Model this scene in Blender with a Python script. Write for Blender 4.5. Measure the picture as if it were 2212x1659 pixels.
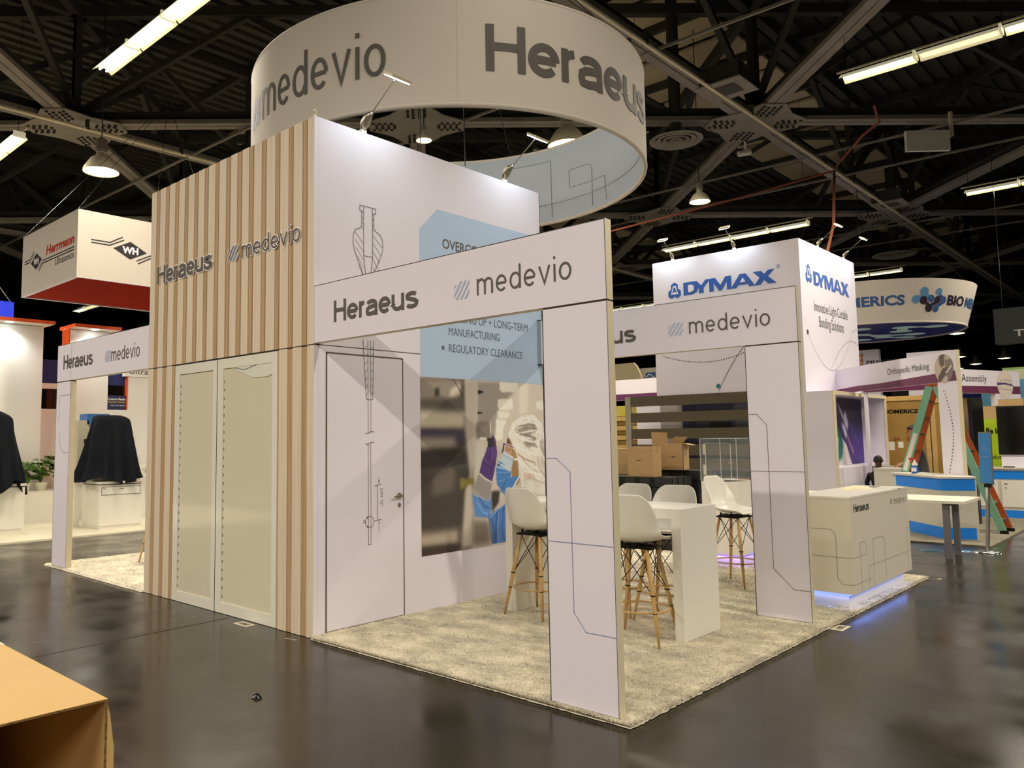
import bpy, bmesh, math, random
import numpy as np
from mathutils import Vector, Matrix
SC = bpy.context.scene
for _o in list(bpy.data.objects): bpy.data.objects.remove(_o)
COL = SC.collection
random.seed(7); RNG = np.random.default_rng(7)
PI = math.pi

# ---------------------------------------------------------------- camera, world, exposure, hall lights
cam_d = bpy.data.cameras.new('camera'); cam = bpy.data.objects.new('camera', cam_d); COL.objects.link(cam)
CAMP = Vector((5.4472, -4.0359, 1.6291))
yaw, pitch, roll = 0.7733, 0.0899, -0.0114
Fv = Vector((-math.sin(yaw)*math.cos(pitch), math.cos(yaw)*math.cos(pitch), math.sin(pitch)))
R0 = Vector((math.cos(yaw), math.sin(yaw), 0)); U0 = R0.cross(Fv)
Rv = R0*math.cos(roll)+U0*math.sin(roll); Uv = U0*math.cos(roll)-R0*math.sin(roll)
cam.matrix_world = Matrix(((Rv.x, Uv.x, -Fv.x, CAMP.x), (Rv.y, Uv.y, -Fv.y, CAMP.y), (Rv.z, Uv.z, -Fv.z, CAMP.z), (0, 0, 0, 1)))
cam_d.sensor_width = 36; cam_d.lens = 1716.496/2212*36
cam_d.shift_x = 152.35/2212; cam_d.shift_y = -36.74/2212
cam_d.clip_end = 300
SC.camera = cam
SC.view_settings.view_transform = 'Standard'; SC.view_settings.look = 'None'
SC.view_settings.gamma = 1; SC.view_settings.use_curve_mapping = False
SC.view_settings.exposure = 0.12
SC.cycles.use_denoising = True
SC.cycles.max_bounces = 7; SC.cycles.diffuse_bounces = 4; SC.cycles.glossy_bounces = 4; SC.cycles.transparent_max_bounces = 12
SC.cycles.sample_clamp_indirect = 6
world = bpy.data.worlds.new('hall_ambient'); SC.world = world; world.use_nodes = True
bg = world.node_tree.nodes['Background']; bg.inputs[0].default_value = (1, .88, .7, 1); bg.inputs[1].default_value = .05

WARM = (1.0, .90, .74); COOL = (.78, .92, 1.0)
def area(name, loc, sx, sy, power, col, rot=(0, 0, 0), spread=PI):
    l = bpy.data.lights.new(name, 'AREA'); l.shape = 'RECTANGLE'; l.size = sx; l.size_y = sy; l.energy = power; l.color = col; l.spread = spread
    o = bpy.data.objects.new(name, l); COL.objects.link(o); o.location = loc; o.rotation_euler = rot
    return o
FIX_X = [-17.5, -8.3, .85, 9.9]; FIX_Y = [-8.5, 1.5, 11.4, 21.4, 31.6]; FIX_Z = 8.2
POW = {-8.5: (760, 800, 800, 950), 1.5: (520, 380, 70, 850), 11.4: (500, 520, 460, 680), 21.4: (400,)*4, 31.6: (400,)*4}
for fy in FIX_Y:
    for i_, fx in enumerate(FIX_X):
        if fy > 30 and fx > 5: continue
        area('strip_light_glow', (fx+2.5, fy, FIX_Z-.12), 4.9, .22, POW[fy][i_], WARM)

# ---------------------------------------------------------------- materials
def lin(c):
    if isinstance(c, str): c = tuple(int(c[i:i+2], 16)/255 for i in (0, 2, 4))
    else: c = tuple(x/255 if max(c) > 1 else x for x in c)
    return tuple((x/12.92 if x <= .04045 else ((x+.055)/1.055)**2.4) for x in c)
MATS = {}
def mat(name, col, rough=.55, metal=0, spec=.5, emit=0, noise=None, bump=None, trans=0, alpha=1, coat=0, vcol=False, sheen=0):
    """noise=(scale, amount 0-1, second colour, stretch); bump=(scale, strength)"""
    if name in MATS: return MATS[name]
    m = bpy.data.materials.new(name); m.use_nodes = True; nt = m.node_tree; b = nt.nodes['Principled BSDF']
    c = lin(col)+(1,)
    b.inputs['Base Color'].default_value = c; b.inputs['Roughness'].default_value = rough; b.inputs['Metallic'].default_value = metal
    b.inputs['Specular IOR Level'].default_value = spec
    if emit: b.inputs['Emission Color'].default_value = c; b.inputs['Emission Strength'].default_value = emit
    if trans: b.inputs['Transmission Weight'].default_value = trans
    if alpha < 1: b.inputs['Alpha'].default_value = alpha
    if coat: b.inputs['Coat Weight'].default_value = coat; b.inputs['Coat Roughness'].default_value = .08
    tc = None
    def coords(stretch):
        tcn = nt.nodes.new('ShaderNodeTexCoord'); mp = nt.nodes.new('ShaderNodeMapping'); mp.inputs['Scale'].default_value = stretch
        nt.links.new(tcn.outputs['Object'], mp.inputs[0]); return mp.outputs[0]
    if noise:
        sc_, am, c2 = noise[:3]; st_ = noise[3] if len(noise) > 3 else (1, 1, 1)
        n = nt.nodes.new('ShaderNodeTexNoise'); n.inputs['Scale'].default_value = sc_; n.inputs['Detail'].default_value = 6
        nt.links.new(coords(st_), n.inputs['Vector'])
        r = nt.nodes.new('ShaderNodeMapRange'); r.inputs[1].default_value = .35; r.inputs[2].default_value = .7; r.inputs[3].default_value = 0; r.inputs[4].default_value = am
        nt.links.new(n.outputs['Fac'], r.inputs[0])
        mx = nt.nodes.new('ShaderNodeMix'); mx.data_type = 'RGBA'; mx.inputs[6].default_value = c; mx.inputs[7].default_value = lin(c2)+(1,)
        nt.links.new(r.outputs[0], mx.inputs[0]); nt.links.new(mx.outputs[2], b.inputs['Base Color'])
    if vcol:
        a = nt.nodes.new('ShaderNodeVertexColor'); a.layer_name = 'col'; nt.links.new(a.outputs[0], b.inputs['Base Color'])
    if bump:
        n2 = nt.nodes.new('ShaderNodeTexNoise'); n2.inputs['Scale'].default_value = bump[0]; n2.inputs['Detail'].default_value = 5
        nt.links.new(coords(bump[2] if len(bump) > 2 else (1, 1, 1)), n2.inputs['Vector'])
        bp = nt.nodes.new('ShaderNodeBump'); bp.inputs['Strength'].default_value = bump[1]; bp.inputs['Distance'].default_value = .02
        nt.links.new(n2.outputs['Fac'], bp.inputs['Height']); nt.links.new(bp.outputs[0], b.inputs['Normal'])
    MATS[name] = m; return m
M_fab = mat('white_fabric', 'E8E2EE', .75, bump=(3, .03))
M_wall = mat('white_panel', 'EEEAE4', .5)
M_alu = mat('aluminium_edge', 'DCD2B4', .4, .1)
M_dark = mat('seam_dark', '2A2622', .7)
M_ink = mat('warm_grey_print', '58524E', .6)
M_stripe = mat('pale_blue_print', 'B4C0DA', .6)
M_line = mat('thin_grey_print', '77777C', .6)
M_lineb = mat('thin_blue_print', '99A0C4', .6)
M_white = mat('white_laminate', 'EAE6DC', .35)
M_seat = mat('white_plastic', 'ECE9E0', .3, spec=.5)
M_wood = mat('beech_wood', 'C9A468', .45, noise=(6, .6, 'B08A4E', (3, 3, .3)))
M_black = mat('black_metal', '191512', .4, .6)
M_steel = mat('chrome', 'C9C6C0', .15, 1)
M_nickel = mat('satin_nickel', 'A8A08C', .35, 1)
M_black_cloth = mat('black_cloth', '0D1118', .9, spec=.25, noise=(4, .5, '141B24'))
M_card = mat('cardboard', 'B5966A', .8, noise=(5, .4, 'A5875C', (1, 1, 4)))
M_tape = mat('brown_tape', 'A98C5B', .35)
M_flute = mat('cardboard_edge', '8A6A3A', .9, noise=(90, .9, '4A3618'))
M_tube = mat('lamp_tube', 'FFF2C0', emit=9)
M_tube_off = mat('dim_lamp_tube', 'FFF0B0', emit=1.1)
M_refl = mat('lamp_reflector', 'EDE6C0', .35, emit=.35)
M_led = mat('led_face', 'EFFFFF', emit=22)
M_ledblue = mat('led_strip_blue', '86A2FF', emit=1.1)
M_ledviolet = mat('led_strip_violet', '8C70FF', emit=1.3)
M_steelbeam = mat('painted_steel', '8C867C', .6, noise=(2, .5, '6E6960'))
M_darksteel = mat('dark_steel', '3A3833', .7)
M_deck = mat('roof_deck', '47443C', .85)
M_tan = mat('tan_insulation', 'CDBF9C', .9)

# ---------------------------------------------------------------- mesh helpers
class MB:
    def __init__(s): s.v = []; s.f = []; s.mi = []; s.m = 0
    def add(s, vs, fs):
        b = len(s.v); s.v += [tuple(v) for v in vs]; s.f += [tuple(i+b for i in f) for f in fs]; s.mi += [s.m]*len(fs); return s
    def hexa(s, p): return s.add(p, [(0, 3, 2, 1), (4, 5, 6, 7), (0, 1, 5, 4), (1, 2, 6, 5), (2, 3, 7, 6), (3, 0, 4, 7)])
    def box(s, x0, x1, y0, y1, z0, z1):
        x0, x1 = sorted((x0, x1)); y0, y1 = sorted((y0, y1)); z0, z1 = sorted((z0, z1))
        return s.hexa([(x0, y0, z0), (x1, y0, z0), (x1, y1, z0), (x0, y1, z0), (x0, y0, z1), (x1, y0, z1), (x1, y1, z1), (x0, y1, z1)])
    def obox(s, c, ax, ay, az):
        c, ax, ay, az = map(Vector, (c, ax, ay, az))
        return s.hexa([c-ax-ay-az, c+ax-ay-az, c+ax+ay-az, c-ax+ay-az, c-ax-ay+az, c+ax-ay+az, c+ax+ay+az, c-ax+ay+az])
    def bar(s, p0, p1, w, h, up=(0, 0, 1)):
        p0, p1 = Vector(p0), Vector(p1); d = (p1-p0); L = d.length; d.normalize(); up = Vector(up)
        sd = d.cross(up)
        if sd.length < 1e-4: sd = d.cross(Vector((1, 0, 0)))
        sd.normalize(); u = sd.cross(d)
        return s.obox((p0+p1)/2, d*L/2, sd*w/2, u*h/2)
    def tube(s, pts, r, n=8, cap=True):
        pts = [Vector(p) for p in pts]; rs = r if isinstance(r, (list, tuple)) else [r]*len(pts)
        vs = []; fs = []
        d0 = (pts[1]-pts[0]).normalized(); a = d0.orthogonal().normalized()
        for i, p in enumerate(pts):
            d = (pts[min(i+1, len(pts)-1)]-pts[max(i-1, 0)]).normalized()
            a = (a-d*a.dot(d)); a = a.normalized() if a.length > 1e-5 else d.orthogonal().normalized(); b = d.cross(a)
            for k in range(n):
                t = 2*PI*k/n; vs.append(p+(a*math.cos(t)+b*math.sin(t))*rs[i])
        for i in range(len(pts)-1):
            for k in range(n): fs.append((i*n+k, i*n+(k+1) % n, (i+1)*n+(k+1) % n, (i+1)*n+k))
        if cap: fs.append(tuple(range(n-1, -1, -1))); fs.append(tuple((len(pts)-1)*n+k for k in range(n)))
        return s.add(vs, fs)
    def ring(s, c, R, r, n=28, m=6, nrm=(0, 0, 1)):
        c = Vector(c); nz = Vector(nrm).normalized(); ax = nz.orthogonal().normalized(); ay = nz.cross(ax); vs = []; fs = []
        for i in range(n):
            t = 2*PI*i/n; d = ax*math.cos(t)+ay*math.sin(t)
            for k in range(m): u = 2*PI*k/m; vs.append(c+d*(R+r*math.cos(u))+nz*r*math.sin(u))
        for i in range(n):
            for k in range(m): fs.append((i*m+k, ((i+1) % n)*m+k, ((i+1) % n)*m+(k+1) % m, i*m+(k+1) % m))
        return s.add(vs, fs)
    def lathe(s, c, prof, n=24, cap=False):
        cx, cy, cz = c; vs = []; fs = []
        for (r, z) in prof:
            for k in range(n): t = 2*PI*k/n; vs.append((cx+r*math.cos(t), cy+r*math.sin(t), cz+z))
        for i in range(len(prof)-1):
            for k in range(n): fs.append((i*n+k, i*n+(k+1) % n, (i+1)*n+(k+1) % n, (i+1)*n+k))
        if cap: fs.append(tuple(range(n-1, -1, -1))); fs.append(tuple((len(prof)-1)*n+k for k in range(n)))
        return s.add(vs, fs)
    def prism(s, poly, o, u, v, w):
        """polygon (a,b) in frame o,u,v extruded by vector w"""
        o, u, v, w = map(Vector, (o, u, v, w)); n = len(poly); vs = [o+u*a+v*b for a, b in poly]; vs += [p+w for p in vs]
        return s.add(vs, [tuple(range(n)), tuple(range(2*n-1, n-1, -1))]+[(i, i+n, (i+1) % n+n, (i+1) % n) for i in range(n)])
    def build(s, name, mats, parent=None, smooth=False, kind=None):
        me = bpy.data.meshes.new(name)
        T = WI.get(parent.name) if parent is not None else None
        vs = [T @ Vector(v) for v in s.v] if T is not None else s.v
        me.from_pydata([tuple(v) for v in vs], [], s.f)
        for m in (mats if isinstance(mats, (list, tuple)) else [mats]): me.materials.append(m)
        if any(s.mi): me.polygons.foreach_set('material_index', s.mi)
        if smooth: me.polygons.foreach_set('use_smooth', [True]*len(me.polygons))
        if smooth == 2:
            try: me.set_sharp_from_angle(angle=.7)
            except Exception: pass
        bmm = bmesh.new(); bmm.from_mesh(me); bmesh.ops.recalc_face_normals(bmm, faces=bmm.faces); bmm.to_mesh(me); bmm.free()
        o = bpy.data.objects.new(name, me); COL.objects.link(o); o.parent = parent
        if parent is not None and parent.name in WI: WI[o.name] = WI[parent.name]
        if kind: o['kind'] = kind
        return o
WI = {}
def meta(o, label=None, cat=None, group=None, kind=None):
    if label: o['label'] = label
    if cat: o['category'] = cat
    if group: o['group'] = group
    if kind: o['kind'] = kind
    return o
def thing(name, label, cat, loc=(0, 0, 0), group=None, kind=None):
    o = bpy.data.objects.new(name, None); o.empty_display_size = .2; COL.objects.link(o); o.location = loc
    WI[o.name] = Matrix.Translation(-Vector(loc)); return meta(o, label, cat, group, kind)
def struct(name, mb, m, **k):
    o = mb.build(name, m, **k); o['kind'] = 'structure'; return o
def copy_tree(o, parent=None):
    c = o.copy(); COL.objects.link(c); c.parent = parent
    if o.name in WI: WI[c.name] = WI[o.name]
    for ch in list(o.children): copy_tree(ch, c)
    return c
def place(o, loc, rz=0, label=None, group=None):
    o.location = loc; o.rotation_euler = (0, 0, rz)
    if label: o['label'] = label
    if group: o['group'] = group
    return o

class Face:
    """a plane for flat print: origin, right axis, up axis; n points to the viewer"""
    def __init__(s, o, u, v): s.o, s.u, s.v = Vector(o), Vector(u).normalized(), Vector(v).normalized(); s.n = s.u.cross(s.v)
    def pt(s, a, b, d=.002): return s.o+s.u*a+s.v*b+s.n*d
    def poly(s, mb, pts, d=.002): mb.add([s.pt(a, b, d) for a, b in pts], [tuple(range(len(pts)))]); return mb
    def line(s, mb, pts, w=.006, d=.0025, closed=False):
        P = [Vector((a, b)) for a, b in pts]
        if closed: P.append(P[0])
        for p, q in zip(P, P[1:]):
            e = (q-p)
            if e.length < 1e-6: continue
            e.normalize(); n = Vector((-e.y, e.x))*w/2; e = e*w*.45
            s.poly(mb, [p-n-e, q-n+e, q+n+e, p+n-e], d)
        return mb
    def disc(s, mb, a, b, r, d=.0025, n=14, ry=None):
        ry = ry or r; return s.poly(mb, [(a+r*math.cos(2*PI*k/n), b+ry*math.sin(2*PI*k/n)) for k in range(n)], d)
    def text(s, name, txt, a0, a1, b0, b1, m, parent, weight=0, d=.003, shear=0, wrap=None, res=4):
        cu = bpy.data.curves.new('t', 'FONT'); cu.body = txt; cu.size = 1; cu.offset = weight; cu.shear = shear; cu.resolution_u = res
        cu.dimensions = '2D'; cu.fill_mode = 'BOTH'
        to = bpy.data.objects.new('t', cu); me0 = to.to_mesh()
        n = len(me0.vertices); co = np.empty(n*3); me0.vertices.foreach_get('co', co); co = co.reshape(-1, 3)
        fs = [tuple(p.vertices) for p in me0.polygons]; to.to_mesh_clear(); bpy.data.objects.remove(to); bpy.data.curves.remove(cu)
        if n == 0: return None
        lo, hi = co.min(0), co.max(0); X = a0+(co[:, 0]-lo[0])/(hi[0]-lo[0])*(a1-a0); Y = b0+(co[:, 1]-lo[1])/(hi[1]-lo[1])*(b1-b0)
        mb = MB()
        if wrap: vs = [wrap(x, y) for x, y in zip(X, Y)]
        else: vs = [s.pt(x, y, d) for x, y in zip(X, Y)]
        mb.add(vs, fs); return mb.build(name, m, parent)
def paint(name, pt, nu, nv, fn, m, parent):
    """printed picture: a fine grid with colours from fn(S,T)->rgb 0-255"""
    S, T = np.meshgrid(np.linspace(0, 1, nu), np.linspace(0, 1, nv)); rgb = np.clip(fn(S, T)*1.12, 0, 245)/255.
    rgb = np.where(rgb <= .04045, rgb/12.92, ((rgb+.055)/1.055)**2.4)
    vs = [pt(a, b) for a, b in zip(S.ravel(), T.ravel())]; i = np.arange(nu*nv).reshape(nv, nu)
    fs = np.stack([i[:-1, :-1], i[:-1, 1:], i[1:, 1:], i[1:, :-1]], -1).reshape(-1, 4).tolist()
    mb = MB(); mb.add(vs, fs); o = mb.build(name, m, parent)
    at = o.data.color_attributes.new('col', 'FLOAT_COLOR', 'POINT'); c = np.ones((nu*nv, 4)); c[:, :3] = rgb.reshape(-1, 3); at.data.foreach_set('color', c.ravel())
    return o
def inpoly(S, T, poly):
    m = np.zeros(S.shape, bool); n = len(poly)
    for k in range(n):
        x0, y0 = poly[k]; x1, y1 = poly[(k+1) % n]
        if y0 == y1: continue
        c = ((y0 > T) != (y1 > T)) & (S < (x1-x0)*(T-y0)/(y1-y0)+x0); m ^= c
    return m
def blur(a, r):
    for _ in range(2):
        for ax in (0, 1):
            acc = np.zeros_like(a); pad = np.pad(a, [(r, r) if k == ax else (0, 0) for k in range(a.ndim)], mode='edge')
            for k in range(2*r+1): acc += np.take(pad, range(k, k+a.shape[ax]), axis=ax)
            a = acc/(2*r+1)
    return a
def layers(img, S, T, L):
    for poly, c, b in L:
        m = inpoly(S, T, poly).astype(float)
        if b: m = blur(m, int(b))
        img = img*(1-m[..., None])+np.array(c, float)*m[..., None]
    return img

def _arc(cx, cy, rx, ry, a0, a1, n=18): return [(cx+rx*math.cos(math.radians(a0+(a1-a0)*k/n)), cy+ry*math.sin(math.radians(a0+(a1-a0)*k/n))) for k in range(n+1)]
def glyph(ch, w, W, asc):
    """centre lines of a letter, x height 1, stroke w, body width W -> (polylines, advance)"""
    h = w/2; L, R_, T, B = h, W-h, 1-h, h; cx = W/2; rx = (W-w)/2; ry = (1-w)/2; k = .42*W
    if ch == 'o': return [_arc(cx, .5, rx, ry, 0, 360, 30)], W
    if ch == 'e': return [_arc(cx, .5, rx, ry, 0, 318, 28), [(L, .5), (R_, .5)]], W
    if ch == 'd': return [_arc(cx, .5, rx, ry, 0, 360, 30), [(R_, 0), (R_, asc)]], W
    if ch == 'i': return [[(h, 0), (h, 1)], [(h, asc-w*1.1), (h, asc)]], w
    if ch == 'v': return [[(h*.9, 1), (cx, h*.4), (W-h*.9, 1)]], W
    if ch == 'u': return [[(L, 1), (L, .40)]+_arc(cx, .40, rx, .40-h, 180, 360, 14)+[(R_, .45)], [(R_, 0), (R_, 1)]], W
    if ch == 'r': return [[(L, 0), (L, 1)], _arc(L+.36, .62, .36, T-.62, 180, 92, 9)], L+.42
    if ch == 'm':
        q = (W*1.55-w)/2; return [[(L, 0), (L, 1)], _arc(L+q/2, .62, q/2, T-.62, 180, 0, 12)+[(L+q, 0)], _arc(L+q*1.5, .62, q/2, T-.62, 180, 0, 12)+[(L+2*q, 0)]], 2*q+w
    if ch == 'a': return [_arc(cx, .70, rx*.93, T-.70, 165, 0, 12)+[(R_, .0)], [(R_, .60), (W*.55, .56), (W*.30, .52), (L+.02, .42), (L, .28), (L+.04, .15), (L+.14, B+.01), (W*.42, B), (W*.62, B+.04), (W*.78, .16), (R_, .33)]], W
    if ch == 's': return [_arc(cx, .735, rx*.92, T-.735, 25, 180, 12)+[(L+.05, .63), (cx*.9, .545), (W-L-.12, .46), (R_, .37)]+_arc(cx, .30, rx, .30-h, 15, -155, 14)], W*.95
    if ch == 'H': q = W*1.14; return [[(L, 0), (L, asc)], [(q-h, 0), (q-h, asc)], [(L, asc*.53), (q-h, asc*.53)]], q
def wordmark(F, word, a0, a1, b0, b1, m, parent, bold, d=.003, wrap=None, grow=0, name='lettering', xm=1.0):
    """own drawn sans lettering fitted into a0..a1, b0..b1; xm: metres per horizontal unit when wrapped"""
    w, gap, asc = (.24, .08, 1.36) if bold else (.135, .22, 1.42)
    W = 1.03 if bold else .82; H = (b1-b0)/asc; tot = sum(glyph(c, w, W, asc)[1] for c in word)+gap*(len(word)-1); sx = (a1-a0)/tot; x = 0; mb = MB()
    asp = (sx*xm)/H                       # horizontal stretch
    for c in word:
        P, adv = glyph(c, w, W, asc)
        for pi_, pl in enumerate(P):
            pe = pi_*.0007; q = [Vector(((x+px)*asp, py)) for px, py in pl]; closed = (q[0]-q[-1]).length < 1e-4; n = len(q); hw = w/2*(1+grow)+grow*.05; Lf = []; Rt = []
            for i in range(n):
                p0 = q[i-1] if i > 0 else (q[-2] if closed else None); p1 = q[i+1] if i < n-1 else (q[1] if closed else None)
                t0 = (q[i]-p0).normalized() if p0 is not None else None; t1 = (p1-q[i]).normalized() if p1 is not None else None
                t0 = t0 or t1; t1 = t1 or t0; n0 = Vector((-t0.y, t0.x)); n1 = Vector((-t1.y, t1.x)); nn = (n0+n1).normalized(); k = 1/max(.45, nn.dot(n0)); e = Vector((0, 0))
                if grow and i in (0, n-1) and not closed: e = (t1 if i == n-1 else -t0)*grow*.5*w
                Lf.append(q[i]+nn*hw*k+e); Rt.append(q[i]-nn*hw*k+e)
            tr = (lambda v: wrap(a0+v.x/asp*sx, b0+v.y*H, pe)) if wrap else (lambda v: F.pt(a0+v.x/asp*sx, b0+v.y*H, d+pe))
            vs = [tr(v) for ab in zip(Lf, Rt) for v in ab]; mb.add(vs, [(2*i, 2*i+1, 2*i+3, 2*i+2) for i in range(n-1)])
        x += adv+gap
    return mb.build(name, m, parent)
M_vcol = mat('printed_picture', (1, 1, 1), .6, vcol=True)

# ---------------------------------------------------------------- hall shell
M_floor = mat('polished_concrete', '25221A', .16, spec=.36, noise=(.9, .8, '383327'), bump=(2.2, .035))
_nt = M_floor.node_tree; _b = _nt.nodes['Principled BSDF']
_n = _nt.nodes.new('ShaderNodeTexNoise'); _n.inputs['Scale'].default_value = 1.7; _n.inputs['Detail'].default_value = 4
_tc = _nt.nodes.new('ShaderNodeTexCoord'); _nt.links.new(_tc.outputs['Object'], _n.inputs['Vector'])
_mr = _nt.nodes.new('ShaderNodeMapRange'); _mr.inputs[1].default_value = .3; _mr.inputs[2].default_value = .7; _mr.inputs[3].default_value = .12; _mr.inputs[4].default_value = .3
_nt.links.new(_n.outputs['Fac'], _mr.inputs[0]); _nt.links.new(_mr.outputs[0], _b.inputs['Roughness'])
M_hall = mat('dark_hall_wall', '1D1B18', .9)
X0, X1, Y0, Y1, ZC = -75, 30, -18, 95, 12.4
fl = struct('floor', MB().box(X0, X1, Y0, Y1, -.3, 0), M_floor)
jb = MB()
jb.bar((-1.24, -.035, .0005), (-1.15, -2.1, .0005), .009, .002)
jb.build('floor_joint', M_dark, fl)
struct('wall_far', MB().box(X0, X1, Y1, Y1+.3, 0, ZC), M_hall)
struct('wall_left', MB().box(X0-.3, X0, Y0, Y1, 0, ZC), M_hall)
struct('wall_right', MB().box(X1, X1+.3, Y0, Y1, 0, ZC), M_hall)
struct('wall_near', MB().box(X0, X1, Y0-.3, Y0, 0, ZC), M_hall)
ce = struct('ceiling', MB().box(X0, X1, Y0, Y1, ZC, ZC+.3), M_deck)
rb = MB()
for i in range(150):
    x = -46+i*.42; rb.box(x, x+.17, Y0, 70, ZC-.11, ZC)
rb.build('deck_rib', M_deck, ce, kind='stuff')
# tan insulated strips crossed by dark purlins
k = 0
for (xa, xb) in ((-6.6, -3.0), (-19, -15.8)):
    for j in range(14):
        y = 10+j*2.9; MB().box(xa, xb, y, y+2.62, ZC-.2, ZC-.12).build('insulation_panel', M_tan, ce)
pu = MB()
for j in range(26): pu.box(-46, 16, -14+j*3.1, -13.86+j*3.1, ZC-.42, ZC-.2)
pu.build('purlin', M_darksteel, ce, kind='stuff')

# ---------------------------------------------------------------- roof trusses on a diagonal grid
N0 = Vector((-1.94, 14.25, 0)); A1 = Vector((5.66, 5.66, 0)); A2 = Vector((-5.66, 5.66, 0)); ZB = 9.0
def node(i, j): return N0+A1*i+A2*j
def truss(name, p, q, bays, label, w=.38):
    t = thing(name, label, 'roof truss', (p.x, p.y, ZB), 'steel trusses under the hall roof')
    d = (q-p).normalized(); s = Vector((-d.y, d.x, 0))
    z = Vector((0, 0, 1)); L = (q-p).length
    for sg in (-1, 1):
        MB().bar(p+s*sg*(w/4+.006)+z*(ZB+.05), q+s*sg*(w/4+.006)+z*(ZB+.05), w/2-.012, .1).build('bottom_chord', M_steelbeam, t)
    b = MB().bar(p+z*(ZB+.22), q+z*(ZB+.22), .12, .24).bar(p+z*(ZC-.6), q+z*(ZC-.6), .2, .25); b.build('top_chord', M_darksteel, t)
    wb = MB()
    for k in range(bays):
        a = p+d*(L*k/bays); m = p+d*(L*(k+.5)/bays); c = p+d*(L*(k+1)/bays)
        wb.bar(a+z*(ZB+.3), m+z*(ZC-.7), .14, .14); wb.bar(m+z*(ZC-.7), c+z*(ZB+.3), .14, .14); wb.bar(a+z*(ZB+.3), a+z*(ZC-.6), .16, .16)
    wb.build('web_member', M_darksteel, t)
TL = 'grey steel diagonal roof truss with dark zigzag web, crossing bolted gusset plates'
for j in range(-2, 5): truss('roof_truss', node(-3, j), node(4, j), 7, {0: 'grey diagonal roof truss level across the photo, passing behind the round banner', 1: 'grey diagonal roof truss level across the photo, just above the blue logo tower'}.get(j, TL))
for i in range(-3, 5): truss('roof_truss', node(i, -2), node(i, 5), 7, {0: 'grey diagonal roof truss from the top edge to the crossing right of the banner', 1: 'grey diagonal roof truss from the right edge to above the blue logo tower', -2: 'grey diagonal roof truss crossing in the upper left corner'}.get(i, TL))
for x in (N0.x-11.32, N0.x, N0.x-22.64):
    truss('roof_truss', Vector((x, -6, 0)), Vector((x, 62, 0)), 10, 'grey roof truss running straight down the hall, '+{-1.94: 'right of the round banner', -13.26: 'above the hanging box sign'}.get(round(x, 2), 'far left'), .42)
def gusset(c, lb='grey steel gusset plate with rows of dark bolts where roof trusses cross'):
    t = thing('gusset_plate', lb, 'steel plate', (c.x, c.y, ZB-.03), 'bolted gusset plates under truss crossings')
    u = A1.normalized(); v = A2.normalized(); a, b = 1.12, .27
    P = [(a, -b), (a, b), (b+.35, b+.35), (b, a), (-b, a), (-b-.35, b+.35), (-a, b), (-a, -b), (-b-.35, -b-.35), (-b, -a), (b, -a), (b+.35, -b-.35)]
    MB().prism(P, (c.x, c.y, ZB-.03), u, v, (0, 0, .025)).build('plate', M_steelbeam, t)
    bo = MB(); F = Face((c.x, c.y, ZB-.03), v, u)
    for (du, dv) in ((1, 0), (-1, 0), (0, 1), (0, -1)):
        for k in range(4):
            for s in (-.19, -.07, .07, .19):
                r = .52+k*.14+(.07 if abs(s) > .1 else 0)
                au, av = du*r+(s if du == 0 else 0), dv*r+(s if dv == 0 else 0)
                q = Vector((c.x, c.y, ZB-.03))+u*au+v*av; bo.add([(q.x+.036*math.cos(t_), q.y+.036*math.sin(t_), q.z-h) for h in (0, .03) for t_ in (0, 1.05, 2.1, 3.14, 4.19, 5.24)], [(0, 1, 7, 6), (1, 2, 8, 7), (2, 3, 9, 8), (3, 4, 10, 9), (4, 5, 11, 10), (5, 0, 6, 11), (6, 7, 8, 9, 10, 11)])
    bo.build('bolt', M_dark, t, kind='stuff')
GL_ = {(0, 0): 'bolted steel gusset plate at the big beam crossing right of the round banner', (-1, 0): 'bolted steel gusset plate seen through the opening of the round banner', (-2, 0): 'bolted steel gusset plate at the beam crossing in the upper left', (1, 0): 'bolted steel gusset plate at the right photo edge above the white antenna', (1, 1): 'bolted steel gusset plate where beams cross above the tower with blue logos', (0, 1): 'bolted steel gusset plate just right of the lower rim of the round banner'}
for i in range(-3, 5):
    for j in range(-2, 5): gusset(node(i, j), GL_.get((i, j), 'grey steel gusset plate with rows of dark bolts where roof trusses cross'))

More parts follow.
